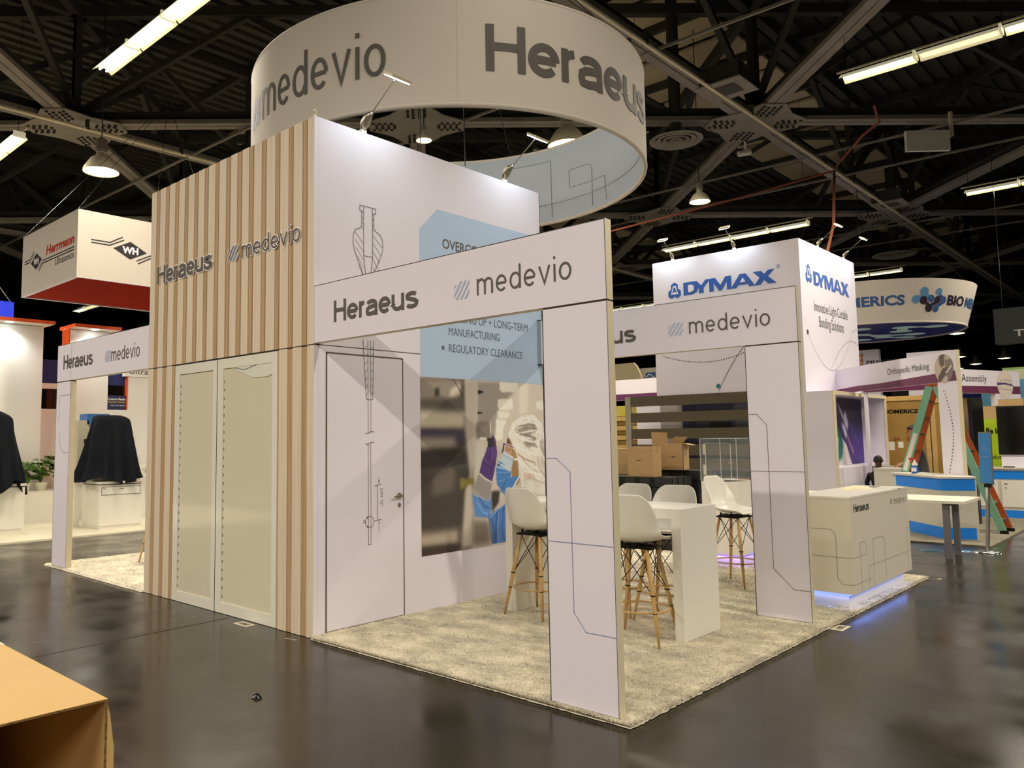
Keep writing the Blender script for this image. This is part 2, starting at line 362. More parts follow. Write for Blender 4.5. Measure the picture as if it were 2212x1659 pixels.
# ---------------------------------------------------------------- hall lamps
for fy in FIX_Y[1:]:
    for fx in FIX_X[:3]+([-35.3, -26.7] if fy in (11.4, 21.4) else []):
        if fy < 2 and fx > 0: continue
        far = 'near' if fy < 2 else ''
        lb = {(1.5, -17.5): 'long fluorescent strip light at the far left, cut by the photo edge', (1.5, -8.3): 'brightest long fluorescent strip light, upper left in front of the round banner',
              (11.4, .85): 'long fluorescent strip light with one dim tube, upper right corner', (21.4, -8.3): 'long fluorescent strip light hanging just behind the tower with blue logos',
              (21.4, .85): 'fluorescent strip light at the right edge below the large upper right one'}.get((fy, fx), 'distant fluorescent strip light hanging under the dark roof, %s' % ('left side of the hall' if fx < -5 else 'right side of the hall'))
        t = thing('strip_light', lb, 'ceiling light', (fx+2.5, fy, FIX_Z), 'fluorescent strip lights of the hall')
        rf = MB(); h = MB()
        for sct in range(4):
            xa = fx+sct*1.25+.02; xb = xa+1.2
            P = [(-.17, -.03), (-.06, .06), (.06, .06), (.17, -.03), (.17, -.045), (.055, .045), (-.055, .045), (-.17, -.045)]
            r = MB(); r.prism(P, (xa, fy, FIX_Z), (0, 1, 0), (0, 0, 1), (1.2, 0, 0)); r.build('reflector', M_refl, t)
            dim = (fy == 11.4 and sct == 1)
            for sy in (-.06, .06):
                MB().tube([(xa+.05, fy+sy, FIX_Z-.01), (xb-.05, fy+sy, FIX_Z-.01)], .022, 8).build('tube', M_tube_off if dim else M_tube, t)
            MB().box(xb-.01, xb+.03, fy-.12, fy+.12, FIX_Z-.04, FIX_Z+.09).build('tube_holder', M_refl, t)
        MB().box(fx-.1, fx+5.1, fy+.1, fy+.13, FIX_Z+.17, FIX_Z+.2).build('rail', M_alu, t)
        wr = MB()
        for k in range(3): wr.tube([(fx+.1+k*2.4, fy, FIX_Z+.06), (fx+.1+k*2.4, fy, ZC-.01)], .006, 4)
        wr.build('hanger', M_black, t, kind='stuff')
def bell(x, y, z, label, group='bell shaped high bay lamps', s=1):
    t = thing('high_bay_lamp', label, 'ceiling light', (x, y, z), group)
    MB().lathe((x, y, z), [(.26*s, 0), (.25*s, .06*s), (.16*s, .2*s), (.08*s, .26*s), (.07*s, .3*s)], 20).build('lamp_shade', M_alu, t, smooth=True)
    MB().lathe((x, y, z+.01), [(.24*s, 0), (.12*s, -.03*s), (.01, -.035*s)], 20).build('lens', M_tube, t)
    MB().lathe((x, y, z+.3*s), [(.07*s, 0), (.09*s, .05*s), (.09*s, .2*s), (.03*s, .24*s)], 12).build('ballast', M_steelbeam, t)
    MB().tube([(x, y, z+.5*s), (x, y, ZC-.01)], .012, 5).build('stem', M_darksteel, t)
bell(-11.9, 3.0, 7.6, 'round high bay lamp glowing above the hanging box sign with red underside', s=1.45)
bell(-3.7, 14.9, 7.6, 'bell shaped high bay lamp to the right of the round white banner')
bell(-3.53, 8.85, 7.45, 'bright high bay lamp seen through the opening of the round white banner', s=1.5)
bell(-5.6, 6.85, 7.6, 'small high bay lamp seen inside the banner ring, left of the brightest one', s=.6)
bell(-5.2, 50, 7.4, 'distant bell lamp just right of the round banner with blue lettering', s=1.6)
bell(-22, 12, 7.9, 'distant high bay lamp between the box sign and the wooden tower')
for k, (x, y) in enumerate(((-7.5, 62), (-5.5, 66), (-8, 70), (-3.2, 64), (-10, 74))):
    bell(x, y, 7.0, 'small far away bell lamp low over the right side booths', 'far away bell lamps', 1.5)
def diffuser(x, y, z, s, label):
    t = thing('air_diffuser', label, 'air vent', (x, y, z), 'round air diffusers')
    for k, r in enumerate((1, .75, .5, .25)):
        MB().lathe((x, y, z), [(r*s, 0), (r*s*.93, -.035), (r*s*.82, .0), (r*s*.75, .04)], 28).build('vane', M_steelbeam, t, smooth=True)
    MB().tube([(x, y, z+.08), (x, y, ZC-.02)], [.22*s, .22*s], 16).build('duct', M_darksteel, t)
diffuser(-3.29, 12.95, 8.6, .62, 'round ceiling air diffuser just right of the round white banner')
diffuser(-3.2, 30.3, 8.6, .8, 'round ceiling air diffuser above the banner with blue lettering')
diffuser(2.6, 9.6, 10.6, .8, 'round dark air diffuser at the upper right above the strip light')
diffuser(-34, 13, 8.6, .9, 'round dark air diffuser above the orange canopies on the left')
def cassette(x, y, z, label):
    t = thing('air_unit', label, 'air conditioner', (x, y, z), 'square air units')
    MB().box(x-.42, x+.42, y-.42, y+.42, z+.03, z+.4).build('housing', M_darksteel, t)
    MB().box(x-.47, x+.47, y-.47, y+.47, z, z+.03).build('face_plate', M_steelbeam, t)
    MB().box(x-.24, x+.24, y-.24, y+.24, z-.012, z).build('grille', M_darksteel, t)
cassette(-1.4, 11.6, 8.8, 'square ceiling air unit left of the crossing steel beams, upper right')
cassette(-1.5, 23.4, 8.8, 'square ceiling air unit further away near the second beam crossing')
t = thing('wifi_antenna', 'white flat panel antenna hanging below a roof beam at upper right', 'antenna', (1.2, 16.6, 8.3))
MB().obox((1.1, 16.45, 8.3), Vector((.36, .33, 0)), Vector((.03, -.03, 0)), Vector((0, 0, .24))).build('panel', M_white, t)
MB().tube([(1.3, 16.8, 8.35), (1.5, 16.9, 8.45), (1.5, 16.9, 9.0)], .05, 8).build('bracket', M_alu, t)
t = thing('ceiling_camera', 'small white camera under the long beam right of the round banner', 'camera', (-2.63, 15.3, 8.7))
MB().tube([(-2.63, 15.3, 9.05), (-2.63, 15.3, 8.75)], .03, 8).build('stem', M_white, t); MB().tube([(-2.75, 15.15, 8.68), (-2.55, 15.4, 8.74)], .07, 8).build('body', M_white, t)
M_orange_cord = mat('orange_cord', '8E4A2E', .6)
c = MB().tube([(-.17, 13.3, 5.43), (-.3, 14.2, 6.2), (-1.43, 18.07, 8.55), (-1.17, 17.56, 8.62), (-.13, 16.1, 8.7), (.36, 15.6, 8.72), (.39, 15.14, 8.98)], .03, 6)
meta(c.build('power_cable', M_orange_cord), 'orange power cable dropping from a roof beam to the tower with blue logos', 'cable')
c = MB().tube([(-1.3, 17.7, 8.5), (-3.5, 16.3, 7.9), (-6, 14.4, 7.2), (-8, 12.5, 7.0)], .025, 6)
meta(c.build('power_cable', M_orange_cord), 'thin orange power cable sagging from the beam towards the round banner', 'cable')
for (x, y0, y1, z) in ((-12.55, -6, 30, 8.75), (-1.6, 2, 60, 8.8)):
    t = thing('conduit_pipe', 'thin pale conduit pipe along the %s straight roof truss' % ('left' if x < -5 else 'right'), 'pipe', (x, y0, z))
    MB().tube([(x, y0, z), (x, y1, z)], .045, 8).build('pipe', M_alu, t)
    cl = MB()
    for k in range(12): cl.box(x-.06, x+.06, y0+2+k*2.3, y0+2.05+k*2.3, z-.02, ZB+.02)
    cl.build('clamp', M_darksteel, t, kind='stuff')
for k, y in enumerate((5.2, 8.6, 16.6, 19.2, 26, 29)):
    meta(MB().bar((-30, y, 8.9+.1*(k % 2)), (16, y+1.2, 8.9+.1*(k % 2)), .05, .05).build('sprinkler_pipe', M_steelbeam), 'thin grey sprinkler pipe crossing the hall under the trusses', 'pipe', 'sprinkler pipes under the roof')

# ---------------------------------------------------------------- booth carpet
CX0, CX1, CY0, CY1 = -5.95, 2.978, -.03, 6.30
def carpet_shape(nx, ny):
    X = np.linspace(CX0, CX1, nx); Y = np.linspace(CY0, CY1, ny); XX, YY = np.meshgrid(X, Y)
    Z = .028+RNG.normal(0, .0022, XX.shape)
    ed = np.minimum(np.minimum(XX-CX0, CX1-XX), np.minimum(YY-CY0, CY1-YY)); Z = np.where(ed < .005, .004, Z)
    JX = RNG.normal(0, .004, XX.shape); JY = RNG.normal(0, .004, XX.shape)
    ins = ed > .02; XX = XX+JX*np.where(ins, 0, .9); YY = YY+JY*np.where(ins, 0, .9)
    tw_ = (XX > -3.06) & (XX < 0) & (YY < .012); YY = np.where(tw_, .012, YY)
    return XX, YY, Z
M_carpet = mat('shag_carpet', 'EFE6D0', .95, noise=(3.2, .62, '9E988C', (1, 1.6, 1)), bump=(90, .6), spec=.1)
car = thing('shag_carpet', 'cream and grey mottled shag carpet under the whole main booth', 'carpet', (CX0, CY0, 0))
nx, ny = 360, 250; XX, YY, ZZ = carpet_shape(nx, ny); idx = np.arange(nx*ny).reshape(ny, nx)
mb = MB(); mb.v = np.stack([XX, YY, ZZ], -1).reshape(-1, 3).tolist(); mb.f = np.stack([idx[:-1, :-1], idx[:-1, 1:], idx[1:, 1:], idx[1:, :-1]], -1).reshape(-1, 4).tolist(); mb.mi = [0]*len(mb.f)
mb.build('backing', M_carpet, car)
def pile(n, xa, xb, ya, yb, h, w):
    p = np.stack([RNG.uniform(xa, xb, n), RNG.uniform(ya, yb, n), np.full(n, .024)], -1)
    a = RNG.uniform(0, 2*PI, n); lean = RNG.normal(0, h*.55, (n, 2)); hh = h*RNG.uniform(.5, 1.1, n)
    d = np.stack([np.cos(a), np.sin(a), np.zeros(n)], -1)*w
    tip = p.copy(); tip[:, :2] += lean; tip[:, 2] += hh
    return np.stack([p-d, p+d, tip], 1).reshape(-1, 3)
V = np.concatenate([pile(150000, 0.0, CX1, CY0, 3.0, .016, .0035), pile(45000, .3, CX1, 3.0, CY1, .016, .005), pile(9000, CX0, -3, CY0, 2.2, .016, .006),
                    pile(7000, -.1, CX1, CY0-.012, CY0+.012, .012, .004), pile(7000, CX1-.012, CX1+.014, CY0, CY1, .012, .004)])
me = bpy.data.meshes.new('pile'); nt_ = len(V)//3
T3 = V.reshape(-1, 3, 3); V = T3[~((T3[:, 0, 0] > -3.06) & (T3[:, 0, 0] < 0) & (T3[:, 0, 1] < .05))].reshape(-1, 3); nt_ = len(V)//3; V = V-np.array([CX0, CY0, 0]); me.from_pydata(V.tolist(), [], np.arange(nt_*3).reshape(-1, 3).tolist()); me.materials.append(M_carpet)
po = bpy.data.objects.new('pile', me); COL.objects.link(po); po.parent = car; po['kind'] = 'stuff'

# ---------------------------------------------------------------- tower
TX, TD, TH, J = -3.063, 3.185, 4.4435, 2.44
M_plank = mat('pale_ash_plank', 'E2D3C0', .6, noise=(3, .55, 'D0BBA0', (9, 9, .35)))
M_plank2 = mat('brown_groove_plank', 'C0A07A', .6, noise=(3, .6, 'A07A4C', (12, 12, .35)))
M_glassd = mat('frosted_glass_panel', 'E6DFC8', .28, coat=1, noise=(.35, .5, 'DAD2B8'))
M_doorframe = mat('pale_door_frame', 'F0EEE0', .3, coat=.8)
tw = thing('booth_tower', 'tall white booth tower with wooden plank front and blue text panel', 'exhibition tower', (0, 0, 0))
MB().box(TX+.02, -.62, .045, .06, 0, TH-.005).box(-.62, -.03, .045, .06, 0, TH-.005).build('front_backing', M_wall, tw)
MB().box(-.06, 0, .0462, TD, .004, J-.004).box(-.06, 0, .0462, TD, J+.004, TH).build('side_wall', M_fab, tw)
MB().box(-.055, -.002, .05, TD-.01, J-.0038, J+.0038).build('side_seam', M_dark, tw)
MB().box(TX, -.061, TD-.06, TD, 0, TH).build('back_wall', M_fab, tw); MB().box(TX, TX+.06, .0605, TD-.061, 0, TH).build('left_wall', M_fab, tw)
MB().box(TX+.07, -.07, .07, TD-.07, TH-.3, TH-.27).build('roof_panel', M_dark, tw)
MB().box(-.0045, 0, 0, .0448, .004, J-.004).box(-.0045, 0, 0, .0448, J+.004, TH).build('corner_post', M_fab, tw)
te = MB(); te.box(TX-.003, .003, -.001, .003, J-.005, J+.003); te.box(-.003, .003, TD+.0005, TD+.004, 0, TH); te.build('edge_profile', M_dark, tw)
grooves = [(-2.941, -2.854), (-2.728, -2.636), (-2.51, -2.421), (-2.299, -2.213), (-2.09, -2.004), (-1.882, -1.798), (-1.669, -1.585), (-1.457, -1.368), (-1.252, -1.159), (-1.041, -.952), (-.824, -.739), (-.598, -.516), (-.387, -.308), (-.178, -.097)]
OX0, OX1 = -2.455, -.548
M_plank3 = mat('dark_plank_edge', '8E6838', .6, noise=(3, .6, 'B08A5C', (12, 12, .35)))
x = TX
def plankseg(xa, xb, z0, z1, m, y):
    if xb-xa > .004: MB().box(xa, xb, y, .045, z0, z1).build('plank', m, tw)
for (a, b) in grooves+[(-.0045, 0)]:
    for (xa, xb, m, y) in ((x, a, M_plank, 0), (a, b, M_plank2, .006)):
        if b > -.01 and m is M_plank2: continue
        if m is M_plank2: xc_ = xb-(xb-xa)*.3; MB().box(xc_, xb, .0045, .0059, J+.003, TH).build('plank_edge', M_plank3, tw)
        plankseg(xa, xb, J+.003, TH, m, y)
        if xb <= OX0 or xa >= OX1: plankseg(xa, xb, .004, J-.005, m, y)
        elif xa < OX0: plankseg(xa, OX0, .004, J-.005, m, y)
        elif xb > OX1: plankseg(OX1, xb, .004, J-.005, m, y)
    x = b
# the frosted display doors in the plank front, unlit, pale by base colour
for (a, b, lb) in ((OX0+.004, -1.59, 'left'), (-1.582, OX1-.004, 'right')):
    d = MB(); z0, z1 = .004, J-.008; w = .105
    d.box(a, a+w, .008, .044, z0, z1).box(b-w*.75, b, .008, .044, z0, z1).box(a+w, b-w*.75, .008, .044, z0, z0+.1).box(a+w, b-w*.75, .008, .044, z1-.1, z1)
    fr = d.build('glass_door', M_doorframe, tw); MB().box(a+w, b-w*.75, .018, .045, z0+.1, z1-.1).build('frosted_pane', M_glassd, fr)
    g = MB()
    for k in range(26): g.box(a+w+.004, a+w+.018, .0165, .02, z0+.14+k*.082, z0+.165+k*.082)
    g.build('shelf_slot', mat('slot_grey', '7F7A60', .8), fr)
MB().box(-1.59, -1.582, .006, .045, 0, J-.008).build('door_gap', M_dark, tw)
# peeled film at the top of the right pane
F0 = Face((0, 0, 0), (1, 0, 0), (0, 0, 1))
m_ = MB(); F0.poly(m_, [(-1.49, 2.425), (-.552, 2.43), (-.552, 2.25), (-.72, 2.21), (-.98, 2.22), (-1.2, 2.29), (-1.4, 2.35)], -.012); m_.build('peeled_film', mat('clear_film', 'EEF0E2', .15, coat=1), tw)
F0.text('film_lettering', 'connecting', -1.13, -.85, 2.39, 2.42, M_line, tw, d=-.010)
m_ = MB(); F0.line(m_, [(-1.3, 2.33), (-1.1, 2.30), (-.9, 2.33), (-.62, 2.42)], .006, -.009); m_.build('film_line', M_line, tw)
# lettering on the planks, its halo light painted as a white rim
def stripes(F, a0, a1, b0, b1, m, parent, d=.003, name='stripe_logo', wrap=None):
    mb = MB(); W, H = a1-a0, b1-b0
    def clip(P, f):
        out = []
        for i in range(len(P)):
            p, q = P[i], P[(i+1) % len(P)]; fp, fq = f(p), f(q)
            if fp >= 0: out.append(p)
            if fp*fq < 0: t = fp/(fp-fq); out.append((p[0]+(q[0]-p[0])*t, p[1]+(q[1]-p[1])*t))
        return out
    for k in range(-2, 5):
        c = -.52+k*.29+.02; P = [(c, 0), (c+.13, 0), (c+.13+.62, 1), (c+.62, 1)]
        for f in (lambda p: p[0], lambda p: 1-p[0], lambda p: p[1]-.02, lambda p: 1-p[1], lambda p: 1.72-(1-p[0])-p[1]+.0, lambda p: (1-p[0])+p[1]+.0-.06):
            if len(P) > 2: P = clip(P, f)
        if len(P) > 2:
            if wrap: mb.add([wrap(a0+p[0]*W, b0+p[1]*H) for p in P], [tuple(range(len(P)))])
            else: F.poly(mb, [(a0+p[0]*W, b0+p[1]*H) for p in P], d)
    return mb.build(name, m, parent)
M_halo = mat('halo_white', 'F1EDEE', .5)  # white colour painted in for the glow behind the letters
for g_, m__, d_ in ((.5, M_halo, .006), (0, M_ink, .012)):
    nm = 'halo_rim' if m__ is M_halo else 'lettering'
    wordmark(F0, 'Heraeus', -2.874, -1.702, 3.363, 3.565, m__, tw, True, d_, grow=g_, name=nm)
    wordmark(F0, 'medevio', -1.14, -.195, 3.372, 3.54, m__, tw, False, d_, grow=g_*1.6, name=nm)
stripes(F0, -1.405, -1.205, 3.36, 3.53, M_halo, tw, .006); stripes(F0, -1.395, -1.215, 3.37, 3.52, M_stripe, tw, .009)
# white side: panel drawing, door, blue text panel, mural
FS = Face((0, 0, 0), (0, 1, 0), (0, 0, 1))
dr = MB(); L = lambda pts, w=.006, c=False: FS.line(dr, pts, w, .003, c)
L([(.505, 3.75), (.694, 3.75)]); L([(.505, 3.75), (.505, 3.70), (.527, 3.70), (.527, 3.56), (.5, 3.535), (.455, 3.515), (.43, 3.47), (.425, 3.40), (.44, 3.33), (.48, 3.24), (.52, 3.17), (.545, 3.10), (.56, 3.0)])
L([(.694, 3.75), (.694, 3.70), (.672, 3.70), (.672, 3.56), (.7, 3.535), (.745, 3.515), (.775, 3.47), (.785, 3.40), (.765, 3.33), (.72, 3.24), (.68, 3.17), (.65, 3.10), (.635, 3.0)])
L([(.55, 3.745), (.55, 3.29), (.575, 3.1), (.585, 3.0)]); L([(.655, 3.745), (.655, 3.29), (.63, 3.1), (.615, 3.0)]); L([(.55, 3.29), (.655, 3.29)])
for k in range(5):
    a = .47+.0*k; z_ = 3.50-k*.075; L([(.44+.012*k, z_), (.548, z_-.10)], .004); L([(.657, z_), (.77-.014*k, z_-.10)], .004)
for k in range(4): L([(.528, 3.70-k*.05), (.549, 3.68-k*.05)], .004); L([(.657, 3.70-k*.05), (.672, 3.68-k*.05)], .004)
L([(.539, 2.52), (.575, 1.995), (.585, 1.985), (.645, 1.985), (.652, 1.995), (.667, 2.52)]); L([(.597, 2.52), (.597, 1.69)], .005); L([(.628, 2.52), (.628, 1.69)], .005)
for k in range(7): z_ = 2.47-k*.07; L([(.545+.005*k, z_-.03), (.595, z_)], .004); L([(.63, z_-.03), (.66-.002*k, z_)], .004)
for s, z_ in ((1, 1.69), (1, 1.595)): L([(.565, z_-.004), (.585, z_-.01), (.605, z_-.004), (.625, z_+.008), (.645, z_+.01), (.665, z_+.003)])
L([(.597, 1.59), (.597, .705), (.625, .705), (.625, 1.59)], .005)
L([(.672, 1.215), (.745, 1.225)]); L([(.70, 1.215), (.70, .915)]); L([(.66, .905), (.745, .915)]); L([(.72, 1.29), (.72, 1.25)], .004); L([(.72, .87), (.72, .80)], .004)
FS.poly(dr, [(.713, 1.265), (.727, 1.265), (.72, 1.225)], .003); FS.poly(dr, [(.713, .88), (.727, .88), (.72, .915)], .003)
L([(.61+.05*math.cos(k*.45), .902+.05*math.sin(k*.45)) for k in range(14)], .005, True)
FS.poly(dr, [(.575, .95), (.595, .945), (.585, .93)], .003); FS.poly(dr, [(.575, .855), (.595, .86), (.585, .875)], .003)
dr.build('line_drawing', mat('drawing_grey', '6E6A68', .6), tw)
FSd = Face((0, .735, 1.19), (0, 0, -1), (0, 1, 0)); FSd.text('drawing_lettering', 'DIM "G"', 0, .16, 0, .035, M_line, tw)
FSd.text('drawing_lettering', 'B', .27, .295, -.2, -.17, M_line, tw)
dl = thing('tower_door', 'white flush door in the white tower side with silver lever handle', 'door', (0, .13, 0))
D0, D1, DZ = .13, 1.024, 2.381
MB().box(-.03, .0015, D0+.008, D1-.006, .034, DZ-.01).build('door_leaf', M_fab, dl)
g = MB(); FS.poly(g, [(D0-.006, 0.0), (D0+.009, 0.0), (D0+.009, DZ), (D0-.006, DZ)], .0028); FS.poly(g, [(D1-.008, 0.0), (D1+.003, 0.0), (D1+.003, DZ), (D1-.008, DZ)], .0028); FS.poly(g, [(D0, DZ-.010), (D1, DZ-.010), (D1, DZ+.003), (D0, DZ+.003)], .0028); FS.poly(g, [(D0, .026), (D1, .026), (D1, .036), (D0, .036)], .0028)
g.build('door_gap', mat('gap_brown', '5A5040', .7), dl)
h = MB().lathe((0, 0, 0), [(.001, 0)], 3); h = MB()
h.tube([(.0, .965, 1.112), (.012, .965, 1.112)], .026, 16); h.tube([(.01, .965, 1.112), (.055, .965, 1.112)], .011, 10); h.tube([(.05, .975, 1.112), (.053, .94, 1.112), (.05, .87, 1.108)], .010, 10); h.build('door_handle', M_nickel, dl, smooth=2)
h = MB(); h.tube([(.0, .965, 1.03), (.01, .965, 1.03)], .016, 12); h.box(0, .012, .96, .97, 1.005, 1.03); h.build('keyhole', M_nickel, dl)
M_bluep = mat('pale_blue_print_panel', 'B4CAE6', .6)
bp_ = MB(); FS.poly(bp_, [(1.255, 2.225), (3.18, 2.225), (3.18, 3.913), (1.506, 3.913), (1.256, 3.669)], .0015); bp_.build('text_panel', M_bluep, tw)
FS.text('lettering', 'OVERCOME', 1.575, 2.28, 3.53, 3.63, M_ink, tw, .012); FS.text('lettering', 'C', 1.575, 1.635, 3.365, 3.465, M_ink, tw, .012)
M_ink2 = mat('blue_grey_print', '5A6470', .6)
FS.text('lettering', 'SCALING UP + LONG-TERM', 1.65, 2.925, 2.80, 2.885, M_ink2, tw, 0); FS.text('lettering', 'MANUFACTURING', 1.653, 2.437, 2.658, 2.738, M_ink2, tw, 0)
FS.text('lettering', 'REGULATORY CLEARANCE', 1.653, 2.822, 2.49, 2.57, M_ink2, tw, 0)
b_ = MB(); FS.poly(b_, [(1.55, 2.505), (1.588, 2.505), (1.588, 2.543), (1.55, 2.543)], .003); FS.poly(b_, [(1.55, 2.825), (1.588, 2.825), (1.588, 2.863), (1.55, 2.863)], .003); b_.build('bullet', M_ink2, tw)
MURAL=[([(0.001,0.996),(0.328,1.003),(0.342,0.77),(0.373,0.412),(0.365,0.003),(-0.01,-0.005)],(85,78,70),3),
([(0.001,0.989),(0.301,0.998),(0.28,0.89),(-0.001,0.874)],(140,130,120),4),
([(0.104,0.94),(0.134,0.941),(0.133,0.895),(0.103,0.891)],(50,45,42),2),
([(0.218,0.937),(0.291,0.976),(0.29,0.911),(0.208,0.888)],(200,190,178),3),
([(-0.002,0.813),(0.325,0.805),(0.323,0.712),(-0.003,0.705)],(195,185,168),5),
([(-0.003,0.705),(0.323,0.698),(0.312,0.598),(-0.003,0.658)],(66,58,78),3),
([(-0.003,0.658),(0.249,0.656),(0.248,0.599),(-0.004,0.591)],(150,140,130),5),
([(-0.004,0.584),(0.321,0.591),(0.338,0.505),(-0.005,0.47)],(42,38,36),4),
([(-0.005,0.47),(0.375,0.483),(0.367,0.129),(-0.009,0.146)],(62,57,52),5),
([(0.089,0.446),(0.246,0.488),(0.235,0.349),(0.07,0.325)],(95,88,80),5),
([(-0.009,0.12),(0.258,0.119),(0.256,0.043),(-0.01,0.054)],(168,155,140),5),
([(0.427,0.99),(0.79,0.999),(0.587,0.825),(0.552,0.638),(0.42,0.654)],(150,142,135),2),
([(0.606,1.002),(0.774,1.011),(0.761,0.952),(0.739,0.94),(0.63,0.935),(0.608,0.95)],(226,216,206),1),
([(0.593,0.892),(0.717,0.896),(0.721,0.835),(0.689,0.825),(0.602,0.825),(0.587,0.847)],(226,216,206),1),
([(0.584,0.814),(0.683,0.815),(0.688,0.789),(0.656,0.769),(0.595,0.772)],(226,216,206),1),
([(0.575,0.764),(0.666,0.758),(0.634,0.713),(0.622,0.638),(0.567,0.638)],(228,219,208),1),
([(0.924,0.879),(1.01,0.898),(1.008,0.825),(0.94,0.84)],(226,216,206),1),
([(0.778,0.983),(0.866,1.004),(0.849,0.807),(0.773,0.798)],(215,205,194),3),
([(0.426,0.942),(0.47,0.937),(0.469,0.925),(0.44,0.917),(0.426,0.913)],(40,35,32),0),
([(0.424,0.811),(0.462,0.806),(0.459,0.797),(0.423,0.795)],(50,44,42),0),
([(0.403,0.749),(0.524,0.75),(0.522,0.646),(0.401,0.647)],(118,112,106),2),
([(0.435,0.654),(0.493,0.652),(0.488,0.639),(0.439,0.641)],(235,228,215),1),
([(0.42,0.625),(0.473,0.632),(0.471,0.552),(0.43,0.438),(0.392,0.411),(0.413,0.553)],(205,197,188),3),
([(0.526,0.404),(0.567,0.439),(0.624,0.288),(0.522,0.222)],(205,196,188),3),
([(0.525,0.324),(0.594,0.327),(0.583,0.254),(0.522,0.193)],(60,50,48),2),
([(0.328,0.999),(0.423,0.997),(0.407,0.698),(0.373,0.412),(0.384,0.015),(0.283,0.013),(0.316,0.344),(0.355,0.427),(0.323,0.698)],(182,172,162),3),
([(0.281,0.416),(0.373,0.412),(0.391,0.386),(0.335,0.371),(0.28,0.346)],(120,112,50),2),
([(0.664,0.645),(0.724,0.576),(0.755,0.545),(0.773,0.392),(0.755,0.355),(0.708,0.35),(0.699,0.411),(0.68,0.472),(0.651,0.547),(0.641,0.578)],(160,128,96),0),
([(0.669,0.653),(0.694,0.63),(0.704,0.607),(0.663,0.615)],(80,55,45),0),
([(0.675,0.675),(0.708,0.743),(0.805,0.794),(0.905,0.799),(0.982,0.745),(1.012,0.618),(1.001,0.275),(0.922,0.283),(0.792,0.345),(0.762,0.408),(0.754,0.514),(0.725,0.591)],(214,206,197),0),
([(0.739,0.713),(0.903,0.753),(0.941,0.698),(0.845,0.651),(0.738,0.675)],(150,140,132),2),
([(0.801,0.621),(0.911,0.65),(0.926,0.603),(0.842,0.581)],(140,130,124),2),
([(0.946,0.682),(1.01,0.618),(1.002,0.38),(0.963,0.492)],(176,167,160),3),
([(0.806,0.428),(0.893,0.417),(0.903,0.385),(0.815,0.375)],(200,178,165),2),
([(0.625,0.563),(0.718,0.523),(0.692,0.441),(0.578,0.483)],(188,206,232),0),
([(0.58,0.498),(0.69,0.441),(0.691,0.404),(0.767,0.407),(0.697,0.328),(0.675,0.292),(0.629,0.299),(0.57,0.365),(0.565,0.454)],(70,128,198),0),
([(0.58,0.493),(0.629,0.492),(0.664,0.45),(0.58,0.464)],(130,172,222),0),
([(0.579,0.508),(0.619,0.496),(0.613,0.482),(0.576,0.475)],(45,90,170),0),
([(0.615,0.556),(0.632,0.622),(0.645,0.622),(0.631,0.556)],(90,70,100),0),
([(0.632,0.627),(0.72,0.591),(0.724,0.576),(0.647,0.608)],(228,220,215),0),
([(0.712,0.52),(0.76,0.518),(0.76,0.507),(0.712,0.508)],(230,226,220),0),
([(0.762,0.408),(0.77,0.401),(0.723,0.349),(0.713,0.353)],(228,224,220),0),
([(0.496,0.595),(0.521,0.609),(0.532,0.653),(0.545,0.672),(0.567,0.638),(0.578,0.557),(0.563,0.483),(0.531,0.382),(0.478,0.399),(0.428,0.438),(0.451,0.509),(0.476,0.552)],(84,52,122),0),
([(0.531,0.595),(0.556,0.609),(0.569,0.55),(0.548,0.491),(0.529,0.521)],(104,70,145),1),
([(0.498,0.65),(0.552,0.653),(0.546,0.594),(0.499,0.595)],(46,40,44),0),
([(0.428,0.445),(0.531,0.378),(0.504,0.267),(0.372,0.327)],(152,147,143),0),
([(0.372,0.32),(0.504,0.264),(0.524,0.302),(0.522,0.222),(0.502,0.166),(0.388,0.183)],(84,130,192),1),
([(0.492,0.182),(0.562,0.212),(0.648,0.246),(0.835,0.312),(0.826,0.009),(0.645,0.007),(0.518,0.007)],(74,114,176),0),
([(0.562,0.205),(0.581,0.211),(0.557,0.009),(0.537,0.011)],(50,80,140),1),
([(0.368,0.171),(0.501,0.152),(0.518,0.007),(0.365,0.01)],(112,100,90),6),
([(-0.01,0.048),(0.283,0.04),(0.283,-0.001),(-0.01,-0.005)],(60,50,45),3)]

